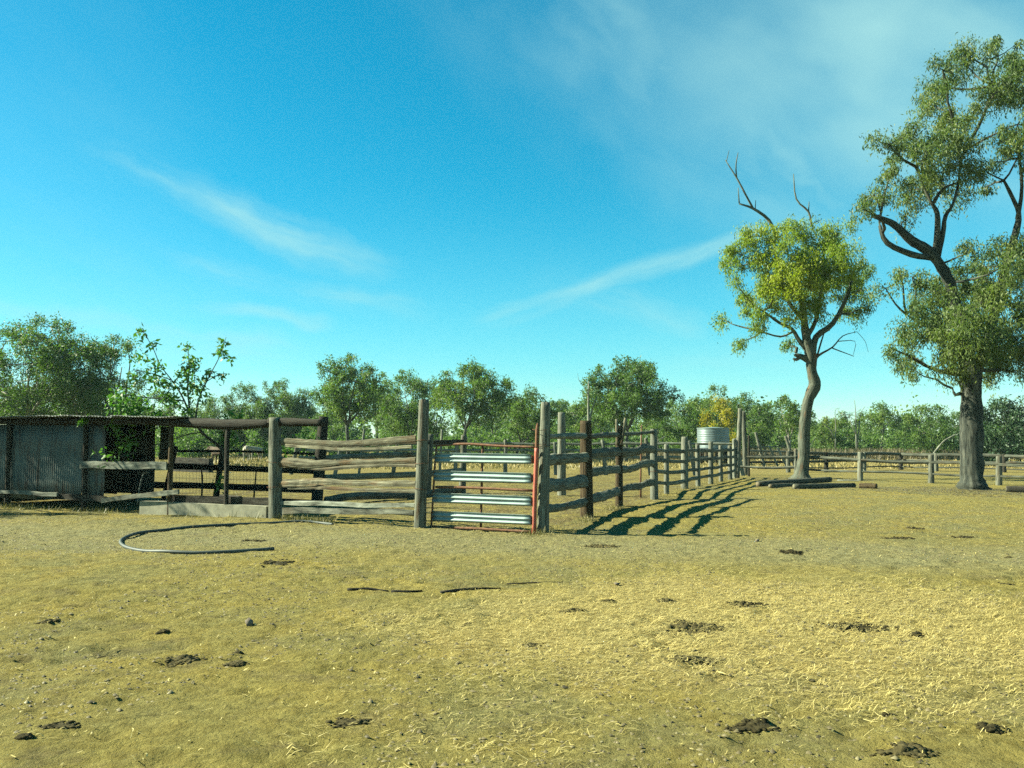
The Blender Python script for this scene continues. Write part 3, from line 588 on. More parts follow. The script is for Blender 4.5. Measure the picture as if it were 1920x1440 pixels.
def wire_loop(fence, post, px, py, basey, wpx, seed=0):
    c = at(px, py, G(px, basey)[1]); r = wpx / 2 * 1.1 * c[1] / FPX + .006; P = np.array([c + np.array([r * math.cos(a), r * math.sin(a), .012 * math.sin(a + seed)]) for a in np.linspace(0, 2 * math.pi, 21)])
    V, F, u = loft(local(fence, P), .0045, n=5, irr=0, wob=0); return pymesh('wire_loop', V, F, 'rust', post, u)
_posts = [c for c in f1.children if c.name.startswith('post')]
for px, py, pst, by_, w in ((791, 868, _posts[1], 991, 22), (789, 916, _posts[1], 991, 22), (793, 826, _posts[1], 991, 21), (516, 866, _posts[0], 973, 25), (516, 912, _posts[0], 973, 26)): wire_loop(f1, pst, px, py, by_, w, py)
# --- fence running away on the right of the gate
f2 = thing('timber_yard_fence', 'long round-rail yard fence running away to the right of the gate', 'fence', G(1200, 940))
RP = [(1018, 1000, 757, 20, 'wood', 1023), (1100, 968, 791, 24, 'wood_brown', 1098), (1161, 949, 800, 14, 'wood_brown', 1161), (1227, 935, 806, 14, 'wood_pale', 1226), (1250, 926, 834, 10, 'wood', 1250),
      (1284, 917, 820, 13, 'wood', 1284), (1309, 912, 834, 9, 'wood', 1308), (1333, 907, 829, 9, 'wood', 1333), (1352, 902, 836, 8, 'wood', 1351), (1369, 899, 836, 8, 'wood', 1368), (1377, 896, 824, 7, 'wood_pale', 1376)]
rp = []
for i, (x, b, t, w, m, tx) in enumerate(RP):
    rp.append(G(x, b)); post_px(f2, x, b, t, w, m, 20 + i, toppx=tx, n=14 if i < 4 else 9)
_p2 = [c for c in f2.children if c.name.startswith('post')]
for k, (px, py, w) in enumerate(((1021, 835, 20), (1098, 862, 24), (1161, 850, 15), (1227, 884, 14))): wire_loop(f2, _p2[k], px, py, RP[k][1], w, k)
# forked split top of the third post
Y3 = rp[2][1]
for (x0, x1, tp, w, sd) in ((1158, 1156, 786, 6, 1), (1164, 1173, 784, 7, 2), (1161, 1164, 790, 4, 3)):
    loftobj('split_top', [at(x0, 835, Y3 - .05), at((x0 + x1) / 2, 812, Y3 - .05), at(x1, tp, Y3 - .03)], np.array([w, w, w * .8]) / 2 * Y3 / FPX, 'wood_split', f2, n=6, seed=sd, irr=.2, sub=3)
bays = [[[(1022, 819), (1060, 818), (1098, 818)], [(1020, 862), (1058, 860), (1098, 857)], [(1020, 909), (1055, 909), (1098, 902)], [(1018, 952), (1055, 950), (1098, 940)]],
        [[(1100, 819), (1132, 816), (1160, 815)], [(1100, 851), (1130, 848), (1160, 846)], [(1100, 887), (1125, 883), (1160, 880)], [(1100, 937), (1130, 930), (1160, 921)]],
        [[(1162, 815), (1195, 813), (1227, 810)], [(1162, 847), (1190, 846), (1207, 840), (1226, 842)], [(1162, 881), (1190, 877), (1206, 870), (1226, 869)], [(1162, 918), (1186, 912), (1200, 911), (1212, 906), (1227, 903)]]]
hw = [[4.6, 11, 10.5, 9], [4.8, 9, 8.5, 8.5], [3.8, 8.5, 7.5, 6.2]]
for i, bay in enumerate(bays):
    for j, r in enumerate(bay): rail_on(f2, r, rp[i], rp[i + 1], hw[i][j], 'wood', 40 + i * 5 + j, asp=.6 if j else .9, sub=6, irr=.20, wob=.075, n=8)
lev = {1227: (844, 863, 884, 905), 1250: (846, 864, 886, 907), 1284: (846, 865, 884, 902), 1309: (845, 862, 881, 896), 1333: (845, 860, 877, 892), 1352: (844, 858, 874, 888), 1369: (844, 857, 872, 885), 1377: (843, 856, 870, 882)}
for i in range(3, 10):
    a, b = RP[i][0], RP[i + 1][0]
    for j in range(4):
        y0, y1 = lev[a][j], lev[b][j]; mid = (y0 + y1) / 2 + ((i * 7 + j * 5) % 5 - 2) * .7
        rail_on(f2, [(a, y0), ((a + b) / 2, mid), (b, y1)], rp[i], rp[i + 1], 3.6 - (i - 3) * .17, 'wood', 70 + i * 4 + j, asp=.6, sub=4)

# --- gate
gA = G(810, 990); gB = G(1001, 1001)
gt = thing('farm_gate', 'steel pipe farm gate with four bright corrugated strips and a red hinge pipe', 'gate', (gA + gB) / 2)
def pipe(name, pts, wpx, mat, sd=0, off=0., parent=gt, A=gA, B=gB):
    return rail_on(parent, pts, A, B, np.asarray(wpx, float) / 2, mat, sd, asp=1., sub=5, n=8, name=name, irr=.02, wob=.01, off=off)
pipe('hinge_pipe', [(1001, 1000), (1003, 930), (1005, 880), (1006.5, 840)], 8.4, 'redpaint', 1); pipe('hinge_pipe_top', [(1006.4, 842), (1007.3, 815), (1007.7, 803), (1007.9, 797), (1008, 793)], [7.6, 7.6, 7.2, 5, 2], 'rust', 2)
pipe('end_stile', [(818.6, 834), (815, 880), (811, 950), (808.5, 990)], 4, 'rust', 3)
pipe('top_pipe', [(818, 835), (845, 833.5), (878, 832.5), (934, 836), (1005, 838.5)], 4.6, 'rust', 4); pipe('middle_pipe', [(817, 913), (880, 914.5), (1002, 920)], 5, 'rust', 5)
pipe('bottom_pipe', [(809, 987), (860, 990), (901, 991.5), (1000, 997.5)], 5, 'rust', 6); pipe('centre_stile', [(902.6, 836), (901, 900), (899, 989)], 4.6, 'rust', 7, off=-.05)
nrm = np.array([gB[1] - gA[1], -(gB[0] - gA[0]), 0]); nrm = nrm / np.linalg.norm(nrm)
if nrm[1] > 0: nrm = -nrm
for k, (l, r, h) in enumerate([((818, 858), (998, 861), 9.2), ((816, 892), (998, 897), 9.8), ((813, 933), (998, 940), 9.2), ((812, 967), (997, 975), 9.4)]):
    V, F = [], []; ns = 14
    for i in range(ns + 1):
        f = i / ns; c = onplane(l[0] + (r[0] - l[0]) * f, l[1] + (r[1] - l[1]) * f, gA, gB); hh = h * c[1] / FPX
        for j in range(25):
            s = j / 24; V.append(c + nrm * (.035 + .017 * math.cos(s * 2.35 * 2 * math.pi + .4) + .004 * math.sin(9 * f + k * 2) * math.sin(s * 3)) + np.array([0, 0, hh * (1 - 2 * s)]))
    for i in range(ns):
        for j in range(24): a = i * 25 + j; F.append((a, a + 1, a + 26, a + 25))
    st = pymesh('corrugated_strip', local(gt, V), F, 'iron', gt); md = st.modifiers.new('thickness', 'SOLIDIFY'); md.thickness = .004
for (x, y) in ((1000, 861), (999, 897), (999, 940), (998, 975), (812, 968)):
    c = onplane(x, y, gA, gB) + nrm * .02; box('bracket', c - [.03, 0, 0], c + [.03, 0, 0], .075, .012, 'rust', gt, x)
# wire round the posts
tw = thing('tie_wire', 'loops of fencing wire tying the gate to its tall right post', 'wire', G(1012, 1000))
for (y, sd) in ((832, 1), (806, 2)):
    c = at(1014, y, G(1012, 1000)[1]); P = [c + np.array([.16 * math.cos(a), .13 * math.sin(a), .012 * math.sin(a * 2 + sd)]) for a in np.linspace(0, 2 * math.pi, 15)]
    loftobj('wire_loop', P, .005, 'rust', tw, n=5, seed=sd, irr=0, wob=0)

# --- fences inside the yards
iA = at(607, 940, 24.); iB = at(869, 920, 30.); iA[2] = iB[2] = 0
f3 = thing('timber_yard_fence', 'shaded dark inner fence running away behind the split-rail fence', 'fence', (iA + iB) / 2)
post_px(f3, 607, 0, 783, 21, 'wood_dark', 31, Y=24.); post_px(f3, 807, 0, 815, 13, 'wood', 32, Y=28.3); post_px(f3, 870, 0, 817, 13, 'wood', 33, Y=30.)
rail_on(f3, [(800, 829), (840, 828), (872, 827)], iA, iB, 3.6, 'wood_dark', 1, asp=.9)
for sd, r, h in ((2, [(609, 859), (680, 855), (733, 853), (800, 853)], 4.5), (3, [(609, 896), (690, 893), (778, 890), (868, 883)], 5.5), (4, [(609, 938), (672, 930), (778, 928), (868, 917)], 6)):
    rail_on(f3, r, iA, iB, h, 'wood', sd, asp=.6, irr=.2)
lA = at(300, 950, 26.5); lA[2] = 0
f4 = thing('timber_yard_fence', 'dark double-rail fence crossing the yard behind the concrete kerb', 'fence', at(450, 930, 25.2) * [1, 1, 0])
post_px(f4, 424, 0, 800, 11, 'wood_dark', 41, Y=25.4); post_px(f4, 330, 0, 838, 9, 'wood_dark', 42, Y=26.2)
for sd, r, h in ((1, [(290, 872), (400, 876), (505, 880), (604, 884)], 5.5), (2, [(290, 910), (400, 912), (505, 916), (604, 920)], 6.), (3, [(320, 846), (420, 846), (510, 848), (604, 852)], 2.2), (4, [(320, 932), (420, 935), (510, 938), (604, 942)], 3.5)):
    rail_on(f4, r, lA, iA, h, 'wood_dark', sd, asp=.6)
wm = []
for i in range(30):
    x = 324 + i * 6.3; wm.append(loft(local(f4, [onplane(x, 868, lA, iA), onplane(x, 925, lA, iA)]), .0035, n=3, irr=0, wob=0))
for y in (868, 896, 925): wm.append(loft(local(f4, [onplane(324, y, lA, iA), onplane(415, y + 2, lA, iA), onplane(507, y + 4, lA, iA)]), .005, n=3, irr=0, wob=0))
V, F, u = joinlofts(wm); pymesh('wire_mesh', V, F, 'iron_old', f4, u)
# flat plank post and rusty picket in the yard
o = post_px(None, 1053, 930, 775, 15, 'wood', 51, n=6); o.name = 'plank_post'; tag(o, 'tall flat grey plank post seen between the gate post and the brown post', 'post')
o = loftobj('steel_picket', [G(1201, 932) - [0, 0, .2], at(1201, 900, 28), at(1202, 850, 28), at(1203, 797, 28)], [.032, .03, .024, .02], 'rust', None, n=6, seed=3, irr=.1); tag(o, 'thin rusty steel picket standing inside the long yard fence', 'post')
# back fence of the yards
bA = at(540, 892, 47.); bB = at(1382, 892, 46.); bA[2] = bB[2] = 0
f5 = thing('timber_yard_fence', 'pale sunlit far fence closing the back of the yards', 'fence', at(960, 890, 46.) * [1, 1, 0])
bx = [560, 640, 683, 745, 829, 857, 948, 1040, 1130, 1211, 1292, 1378]
for i, x in enumerate(bx):
    t = (x - 540) / 842; post_px(f5, x, 0, (806 if i in (2, 4) else 822 + (i * 5) % 9), 5 if i in (2, 4) else 8, 'wood_pale' if i % 3 else 'wood', 60 + i, Y=47 - t, n=7)
for i in range(len(bx) - 1):
    a, b = bx[i], bx[i + 1]
    for j, y in enumerate((832, 844, 858)):
        w = ((i * 13 + j * 7) % 7 - 3) * .5; rail_on(f5, [(a, y + w), ((a + b) / 2, y - w * .6), (b, y + w * .4)], bA, bB, 2.7, 'wood_pale', 90 + i * 3 + j, asp=.7, sub=4, n=6)

# --- tall posts and the far yards on the right
tall = [(1382, 896, 767, 9, 1388, 'wood'), (1398, 890, 772, 8.5, 1394, 'wood')]
for i, (x, b, t, w, tx, m) in enumerate(tall):
    o = post_px(None, x, b, t, w, m, 80 + i, toppx=tx); o.name = 'gate_post'
    tag(o, ['tall leaning grey post at the far end of the long yard fence', 'slimmer tall grey post just behind the leaning one'][i], 'post')
cA = G(1388, 895); cB = G(1493, 896)
f6 = thing('paddock_fence', 'two-rail fence between the tall posts and the yellow-green tree', 'fence', (cA + cB) / 2)
post_px(f6, 1492, 896, 842, 7, 'wood', 85); post_px(f6, 1404, 893, 817, 4.5, 'wood_dark', 86)
rail_on(f6, [(1400, 857), (1445, 857.5), (1492, 857)], cA, cB, 2.8, 'wood', 1, asp=1.); rail_on(f6, [(1388, 875), (1440, 877.5), (1492, 876)], cA, cB, 2.2, 'wood', 2, asp=1.)
eA = at(1396, 880, 58.); eB = at(1520, 880, 60.); eA[2] = eB[2] = 0
f7 = thing('timber_yard_fence', 'pale thin-railed far yard fence seen past the tall posts', 'fence', (eA + eB) / 2)
for i, (x, t, w) in enumerate(((1417, 811, 6), (1442, 836, 4), (1473, 818, 6), (1458, 840, 4))): post_px(f7, x, 0, t, w, 'wood_pale' if i % 2 else 'wood', 95 + i, Y=58.5, n=7)
for sd, r, h in ((1, [(1405, 839), (1440, 838), (1474, 837)], 1.4), (2, [(1405, 845), (1440, 846), (1474, 847)], 1.8), (3, [(1392, 855), (1474, 856)], 1.8), (4, [(1392, 867), (1474, 866)], 2.4)): rail_on(f7, r, eA, eB, h, 'wood_pale' if sd < 3 else 'wood_dark', sd, asp=.9, n=6)

# --- paddock rails on the right
PN = [(1492, 896, 842), (1613, 901, 848), (1746, 905, 853), (1873, 910, 856), (2012, 916, 860)]
f8 = thing('paddock_fence', 'nearer low paddock fence of round grey posts and rails on the right', 'fence', G(1680, 903))
pn = [G(x, b) for x, b, t in PN]
for i, (x, b, t) in enumerate(PN):
    if i: post_px(f8, x, b, t, 10 + i * .35, 'wood', 110 + i)
for i in range(4):
    a, b = PN[i], PN[i + 1]
    for j, (f, h) in enumerate(((.27, 2.9), (.68, 1.9))):
        y0 = a[2] + (a[1] - a[2]) * f; y1 = b[2] + (b[1] - b[2]) * f; rail_on(f8, [(a[0], y0), ((a[0] + b[0]) / 2, (y0 + y1) / 2 + (1.2 if (i + j) % 2 else -1.)), (b[0], y1)], pn[i], pn[i + 1], h, 'wood_shade', 120 + i * 2 + j, asp=.9, sub=6, off=.04)
QN = [(1478, 886, 846), (1549, 885, 848), (1620, 883, 848), (1689, 881, 849), (1755, 883, 850), (1883, 886, 852), (2000, 889, 854)]
f9 = thing('paddock_fence', 'further dark-railed paddock fence behind the nearer paddock fence', 'fence', G(1690, 883))
qn = [G(x, b) for x, b, t in QN]
for i, (x, b, t) in enumerate(QN): post_px(f9, x, b, t, 8, 'wood_dark' if i % 2 else 'wood', 140 + i)
for i in range(len(QN) - 1):
    a, b = QN[i], QN[i + 1]
    for j, (f, h) in enumerate(((.08, 3.1), (.45, 2.3), (.8, 1.2))):
        y0 = a[2] + (a[1] - a[2]) * f; y1 = b[2] + (b[1] - b[2]) * f; rail_on(f9, [(a[0], y0), ((a[0] + b[0]) / 2, (y0 + y1) / 2 + (.9 if (i + j) % 2 else -.8)), (b[0], y1)], qn[i], qn[i + 1], h, 'wood_shade', 160 + i * 3 + j, asp=.8, sub=6, irr=.1, wob=.04)

# ------------------------------------------------------------------ logs
def log(label, a, b, rpx, mat, seed, name='log'):
    A, B = G(*a), G(*b); r = rpx * (A[1] + B[1]) / 2 / FPX; A[2] = float(H(A[0], A[1])) + r * .8; B[2] = float(H(B[0], B[1])) + r * .8
    o = thing(name, label, 'log', (A + B) / 2 * [1, 1, 0]); loftobj('bark', [A, A * .7 + B * .3, A * .35 + B * .65, B], [r, r * 1.05, r, r * .95], mat, o, n=10, seed=seed, irr=.06, wob=.03, sub=4)
    for p, q in ((A, B), (B, A)):
        d = (p - q) / np.linalg.norm(p - q); loftobj('cut_end', [p - d * .01, p + d * .012], [r * .86, r * .8], 'wood_split' if mat != 'wood_brown' else 'wood_brown', o, n=10, seed=seed, irr=.06, wob=0)
    return o
log('long grey log lying furthest back at the foot of the yellow-green tree', (1421, 912), (1557, 904), 5.2, 'wood_shade', 1)
log('short tan log left of the middle dark log', (1444, 915), (1487, 912), 4.2, 'wood_split', 2)
log('dark straight log lying in the middle in front of the yellow-green tree', (1489, 917), (1602, 914), 5.3, 'wood_shade', 3)
log('short stump log with reddish cut end at the right of the row', (1612, 916), (1644, 917), 5.4, 'wood_brown', 4)
log('dark log at the right edge beyond the thick trunk', (1887, 924), (1975, 926), 6.5, 'wood_dark', 5)
o = loftobj('stick', [onground(1570, 902, .03), onground(1590, 902, .04), onground(1609, 903, .03)], [.03, .028, .02], 'wood_pale', None, n=6, seed=2); tag(o, 'pale bare stick lying behind the row of logs', 'stick')
for i, (pts, lab) in enumerate([([(651, 1107), (690, 1106), (728, 1108.5)], 'dark stick lying left in the open foreground'), ([(826, 1112), (880, 1107), (939, 1102)], 'thin slanting stick lying at the edge of the straw'),
                               ([(950, 1092), (1000, 1091), (1056, 1091)], 'thinnest straight stick lying behind the slanting one'), ([(734, 1109), (765, 1110), (792, 1109)], 'short stick between the dark stick and the slanting one')]):
    o = loftobj('stick', [onground(x, y, .012) for x, y in pts], [.018, .016, .008] if i != 2 else [.009, .009, .005], 'wood_dark', None, n=6, seed=i + 5, sub=4, wob=.12); tag(o, lab, 'stick')
dl = [at(1757, 842, 60), at(1768, 829, 60), at(1778, 822, 60), at(1795, 813, 60)]
o = loftobj('dead_branch', [at(1738, 872, 60), at(1748, 854, 60)] + dl, [.05, .055, .06, .05, .045, .02], 'wood', None, n=7, seed=3, sub=4); tag(o, 'bleached dead branch leaning up behind the paddock rails left of the thick trunk', 'branch')

# bleached dead stems
def deadtree(label, Yd, limbs, seed, mat='wood_pale'):
    b = at(limbs[0][0][0], 835, Yd) * [1, 1, 0]; o = thing('dead_tree', label, 'tree', b, 'trees beyond the yards')
    it = [loft(local(o, [at(x, y, Yd) for x, y, w in lm]), [w * Yd / FPX / 2 for x, y, w in lm], n=6, seed=seed + i, sub=3) for i, lm in enumerate(limbs)]
    V, F, u = joinlofts(it); pymesh('trunk', V, F, mat, o, u); return o
deadtree('bleached bare trunk beside the pale-limbed gum above the brown post', 74, [[(1104, 845, 5), (1104, 800, 5), (1103, 760, 4), (1104, 715, 2.5)], [(1105, 790, 4), (1111, 765, 3), (1120, 742, 1.5)], [(1103, 745, 2), (1098, 730, 1), (1086, 714, .8), (1083, 700, .5)]], 1)
deadtree('cluster of bleached dead stems above the scrub right of the yellow-green tree', 80, [[(1606, 845, 3), (1605, 810, 3), (1604, 770, 1.6), (1602, 750, .8)], [(1607, 840, 3), (1611, 800, 2.4), (1614, 775, 1.2), (1622, 762, .8)], [(1605, 815, 2), (1596, 795, 1.4), (1592, 778, .8)], [(1563, 820, 1.6), (1556, 805, 2.2), (1545, 795, 1.6), (1540, 790, 1)], [(1566, 842, 2), (1567, 800, 2), (1566, 770, 1), (1575, 765, .7)]], 2)
deadtree('pale thin bare stem in the yard behind the forked post', 60, [[(1202, 850, 3), (1202, 815, 2.6), (1203, 795, 1.6)], [(1196, 838, 2), (1180, 846, 2), (1165, 842, 1.5)], [(1225, 832, 2), (1240, 822, 1.8), (1248, 818, 1)]], 3)

# ------------------------------------------------------------------ water tank
TY = 68.; tx = (1336.5 - 960) / FPX * TY; tr = 29.5 / FPX * TY; tz1 = (828 - 803) / FPX * TY + 1.75; tz0 = 1.25
tk = thing('water_tank', 'round galvanised water tank standing behind the yard rails', 'tank', (tx, TY, 0))
ns, nr = 48, 46; V = []; F = []
for i in range(nr + 1):
    z = tz0 + (tz1 - tz0) * i / nr; r = tr + .012 * math.cos(i * math.pi * .5) * (1 if 1 < i < nr - 1 else 0)
    V += [(r * math.cos(2 * math.pi * k / ns), r * math.sin(2 * math.pi * k / ns), z) for k in range(ns)]
for i in range(nr):
    for k in range(ns): F.append((i * ns + k, i * ns + (k + 1) % ns, (i + 1) * ns + (k + 1) % ns, (i + 1) * ns + k))
F.append(tuple(nr * ns + k for k in range(ns))); pymesh('tank_wall', V, F[:-1], 'tank', tk); top = [v for v in V[-ns:]] + [(0, 0, tz1 + .10)]
pymesh('tank_lid', [(x * 1.012, y * 1.012, z + .004) for x, y, z in top], [(k, (k + 1) % ns, ns) for k in range(ns)], 'tank', tk)
loftobj('rim', [(tx + (tr + .01) * math.cos(a), TY + (tr + .01) * math.sin(a), tz1) for a in np.linspace(0, 2 * math.pi, 49)], .025, 'iron', tk, n=6, irr=0, wob=0)
for a in np.linspace(0, 2 * math.pi, 8, endpoint=False): loftobj('stand_leg', [(tx + tr * .8 * math.cos(a), TY + tr * .8 * math.sin(a), -.1), (tx + tr * .8 * math.cos(a), TY + tr * .8 * math.sin(a), tz0 - .1)], .1, 'wood_dark', tk, n=8)
V, F, u = loft(np.array([(0, 0, tz0 - .12), (0, 0, tz0 - .005)]), tr * 1.06, n=24, irr=0, wob=0); pymesh('stand_deck', V, F, 'wood_dark', tk, u, smooth=False)

# ------------------------------------------------------------------ shed
sA = G(0, 950); sB = G(516, 973); sd_ = (sB - sA) / np.linalg.norm(sB - sA); sn_ = np.array([-sd_[1], sd_[0], 0])      # sn_ points away from the camera
def S(px, py, back=0.):
    return onplane(px, py, sA + sn_ * back, sB + sn_ * back)
sh = thing('lean_to_shed', 'dark lean-to shed of corrugated iron and bush poles at the left', 'shed', S(100, 945) * [1, 1, 0])
def sheet(px0, px1, y0, y1, back, mat='iron_old', name='wall_sheet', rot=0., seed=0):
    a, b = S(px0, (y0 + y1) / 2, back), S(px1, (y0 + y1) / 2, back); z0 = S((px0 + px1) / 2, y1, back)[2]; z1 = S((px0 + px1) / 2, y0, back)[2]; ln = np.linalg.norm(b - a)
    nw = int(ln / .019); V, F = [], []; rg = np.random.default_rng(seed)
    for k in range(5):
        z = z0 + (z1 - z0) * k / 4
        for i in range(nw + 1): V.append(np.array([*(a + (b - a) * i / nw)[:2], z]) - sn_ * (.012 * math.cos(i * 2 * math.pi / 4) + .02 * math.sin(i / nw * 5 + seed) * math.sin(k * .9 + seed)))
    for k in range(4):
        for i in range(nw): q = k * (nw + 1) + i; F.append((q, q + 1, q + nw + 2, q + nw + 1))
    o = pymesh(name, local(sh, V), F, mat, sh); md = o.modifiers.new('thickness', 'SOLIDIFY'); md.thickness = .003; return o
for i, (a, b) in enumerate(((-190, -100), (-104, -20), (-24, 72), (68, 154), (164, 196))): sheet(a, b, 796, 934, .10 + .015 * (i % 2), seed=i)
sheet(300, 316, 800, 862, 3.1, seed=8)
for i in range(7): sheet(-190 + i * 68, -118 + i * 68, 796, 925, 3.2 + .015 * (i % 2), seed=10 + i)          # back wall
for i, (x, b) in ((1, (-190, 0)),):                                                       # closed left end
    a0 = S(x, 900, .15 if i else 1.2); a1 = S(x, 900, 3.2); a1 = a0 + sn_ * (3.0 if i else 2.0)
    V = []; F = []; nw = 110
    for k in range(3):
        for j in range(nw + 1): V.append(np.array([*(a0 + (a1 - a0) * j / nw)[:2], .05 + 1.15 * k]) + sd_ * .012 * math.cos(j * math.pi / 2))
    for k in range(2):
        for j in range(nw): q = k * (nw + 1) + j; F.append((q, q + 1, q + nw + 2, q + nw + 1))
    o = pymesh('end_wall_sheet', local(sh, V), F, 'iron_old', sh); md = o.modifiers.new('thickness', 'SOLIDIFY'); md.thickness = .003
# roof of overlapping corrugated sheets, eave towards the yard
for i in range(9):
    x0 = -200 + i * 58.; a, b = S(x0, 781, -.42), S(x0 + 62, 781, -.42); V, F = [], []; nw = 44
    rg = np.random.default_rng(i); dz = rg.uniform(-.015, .015)
    for k in range(6):
        f = k / 5
        for j in range(nw + 1): V.append(a + (b - a) * j / nw + sn_ * (3.9 * f) + np.array([0, 0, dz + .008 * (i % 2) - .16 * f + .014 * math.cos(j * math.pi / 2) + .012 * math.sin(3 * f + j * .12 + i)]))
    for k in range(5):
        for j in range(nw): q = k * (nw + 1) + j; F.append((q, q + 1, q + nw + 2, q + nw + 1))
    o = pymesh('roof_sheet', local(sh, V), F, 'iron_old', sh); md = o.modifiers.new('thickness', 'SOLIDIFY'); md.thickness = .004
def spost(px, base, top, wpx, mat, seed, back=0.):
    b = S(px, base, back); b[2] = float(H(b[0], b[1])) - .2; t = S(px, top, back); t[:2] = b[:2]; return loftobj('post', [b, (b + t) / 2, t], wpx / 2 * b[1] / FPX, mat, sh, n=8, seed=seed, sub=3)
for i, (x, w) in enumerate(((-95, 8), (12, 8), (157, 9), (318, 9), (424, 9))): spost(x, 950, 792, w, 'wood_brown' if x == 318 else 'wood_dark', 200 + i)
for i, x in enumerate((-100, 80, 250)): spost(x, 930, 795, 8, 'wood_dark', 210 + i, 2.9)
for i, (P, R) in enumerate([([(-200, 790), (60, 790), (170, 789), (310, 790)], 6.), ([(296, 792), (360, 794), (440, 797), (512, 794)], [8, 9, 9.5, 7]), ([(505, 791), (560, 792), (606, 793)], [7, 7, 6])]):
    loftobj('beam', [S(x, y, .02) for x, y in P], np.asarray(R) * 20.8 / FPX, 'wood_dark', sh, n=9, seed=220 + i, irr=.12, wob=.05, sub=5)
box('sill_plank', S(-60, 920, -.08), S(108, 927, -.08), .05, .03, 'wood_pale', sh, 1); box('sill_plank', S(100, 930, 0), S(200, 936, 0), .07, .04, 'wood_dark', sh, 2)
box('cross_board', S(150, 872, -.07), S(313, 873, -.07), .088, .02, 'wood_pale', sh, 3)
box('low_plank', S(318, 934, .12), S(505, 940, .12), .075, .03, 'wood_dark', sh, 4)
k0, k1 = S(268, 944, .05), S(505, 950, .05); box('concrete_kerb', k0 * [1, 1, 0] + [0, 0, .08], k1 * [1, 1, 0] + [0, 0, .08], .21, .10, 'concrete', sh, 5, .004)
box('sill_plank', S(190, 938, -.12), S(335, 922, -.12), .055, .025, 'wood', sh, 6)
hp = thing('bent_pipe', 'pale bent pipe standing in the dark opening of the shed', 'pipe', S(258, 935, .3) * [1, 1, 0]); loftobj('pipe', [S(258, 945, .3), S(260, 925, .3), S(264, 904, .3), S(268, 891, .3), S(274, 885, .3), S(280, 886, .3)], .016, 'iron_old', hp, n=8, irr=0, wob=0, sub=4)

# low trough and cattle seen under the beam
tA = at(322, 868, 52.); tB = at(392, 868, 50.); tr_ = thing('water_trough', 'long low dark trough lying beyond the yard under the shed beam', 'trough', (tA + tB) / 2 * [1, 1, 0])
for k, (off, hh) in enumerate(((0, .42), (.6, .42))): box('side_wall', tA * [1, 1, 0] + [0, off, .4], tB * [1, 1, 0] + [0, off, .36], hh, .04, 'wood_dark', tr_, k)
for k, p in enumerate((tA, tB)): box('end_wall', p * [1, 1, 0] + [0, .04, .4], p * [1, 1, 0] + [0, .56, .4], .40, .04, 'wood_dark', tr_, 5 + k)
def cow(label, px, Yd, yaw, mat, s=1.):
    """One skinned body: trunk, neck and head, four jointed legs, tail."""
    vs, es, rs = [], [], []
    def ch(pts, root=None):
        pv = root
        for x, y, z, r in pts:
            vs.append((x * s, y * s, z * s)); rs.append((r * s, r * s)); i = len(vs) - 1
            if pv is not None: es.append((pv, i))
            pv = i
        return pv
    ch([(-.55, 0, 1.02, .27)]); m = ch([(0, 0, .98, .33)], 0); c = ch([(.5, 0, 1.02, .30)], m)
    nk = ch([(.80, 0, 1.16, .17), (1.02, 0, 1.28, .13)], c); ch([(1.25, 0, 1.16, .10), (1.40, 0, 1.02, .075)], nk)
    for e in (-1, 1): ch([(1.02, e * .14, 1.33, .04), (1.0, e * .27, 1.28, .03)], nk)
    ch([(-.80, 0, 1.08, .06), (-.88, 0, .8, .03), (-.88, 0, .5, .04)], 0)
    for e in (-1, 1):
        ch([(.48, e * .17, .72, .11), (.50, e * .17, .40, .06), (.48, e * .17, .20, .045), (.50, e * .17, .03, .055)], c)
        ch([(-.50, e * .17, .75, .14), (-.42, e * .17, .55, .08), (-.60, e * .17, .36, .055), (-.56, e * .17, .15, .045), (-.53, e * .17, .03, .055)], 0)
    me = bpy.data.meshes.new('cow'); me.from_pydata(vs, es, []); o = link('cow', me, None); me.materials.append(M[mat]); x = (px - 960) / FPX * Yd
    o.location = (x, Yd, float(H(x, Yd))); o.rotation_euler = (0, 0, yaw); sk = o.modifiers.new('skin', 'SKIN'); sk.use_smooth_shade = True
    for v, r in zip(me.skin_vertices[0].data, rs): v.radius = r
    me.skin_vertices[0].data[0].use_root = True; o.modifiers.new('sub', 'SUBSURF').levels = 1; o.modifiers['sub'].render_levels = 2
    return tag(o, label, 'cow', 'cattle beyond the yard')
cow('pale cow facing the camera beyond the yard, left of the thick shed post', 463, 78, -1.3, 'hide'); cow('pale cow standing just right of the one facing the camera', 480, 84, -2.2, 'hide'); cow('brown cow standing behind the middle shed pole', 412, 70, 2.6, 'hide_brown')

log('short dark log lying in the yard behind the concrete kerb', (404, 936), (452, 938), 4.5, 'wood_dark', 8)
for x, y0, y1, sd, lab in ((377, 872, 936, 1, 'thin dark stake standing in the yard behind the concrete kerb'), (474, 884, 940, 2, 'thin leaning stake just left of the thick shed post')):
    o = loftobj('stake', [at(x, y1, 23.4) * [1, 1, 0] + [0, 0, -.1], at(x + 2 * sd, (y0 + y1) / 2, 23.4), at(x + 6 * (sd - 1), y0, 23.4)], [.025, .022, .014], 'wood_dark', None, n=6, seed=sd, sub=3); tag(o, lab, 'stake')
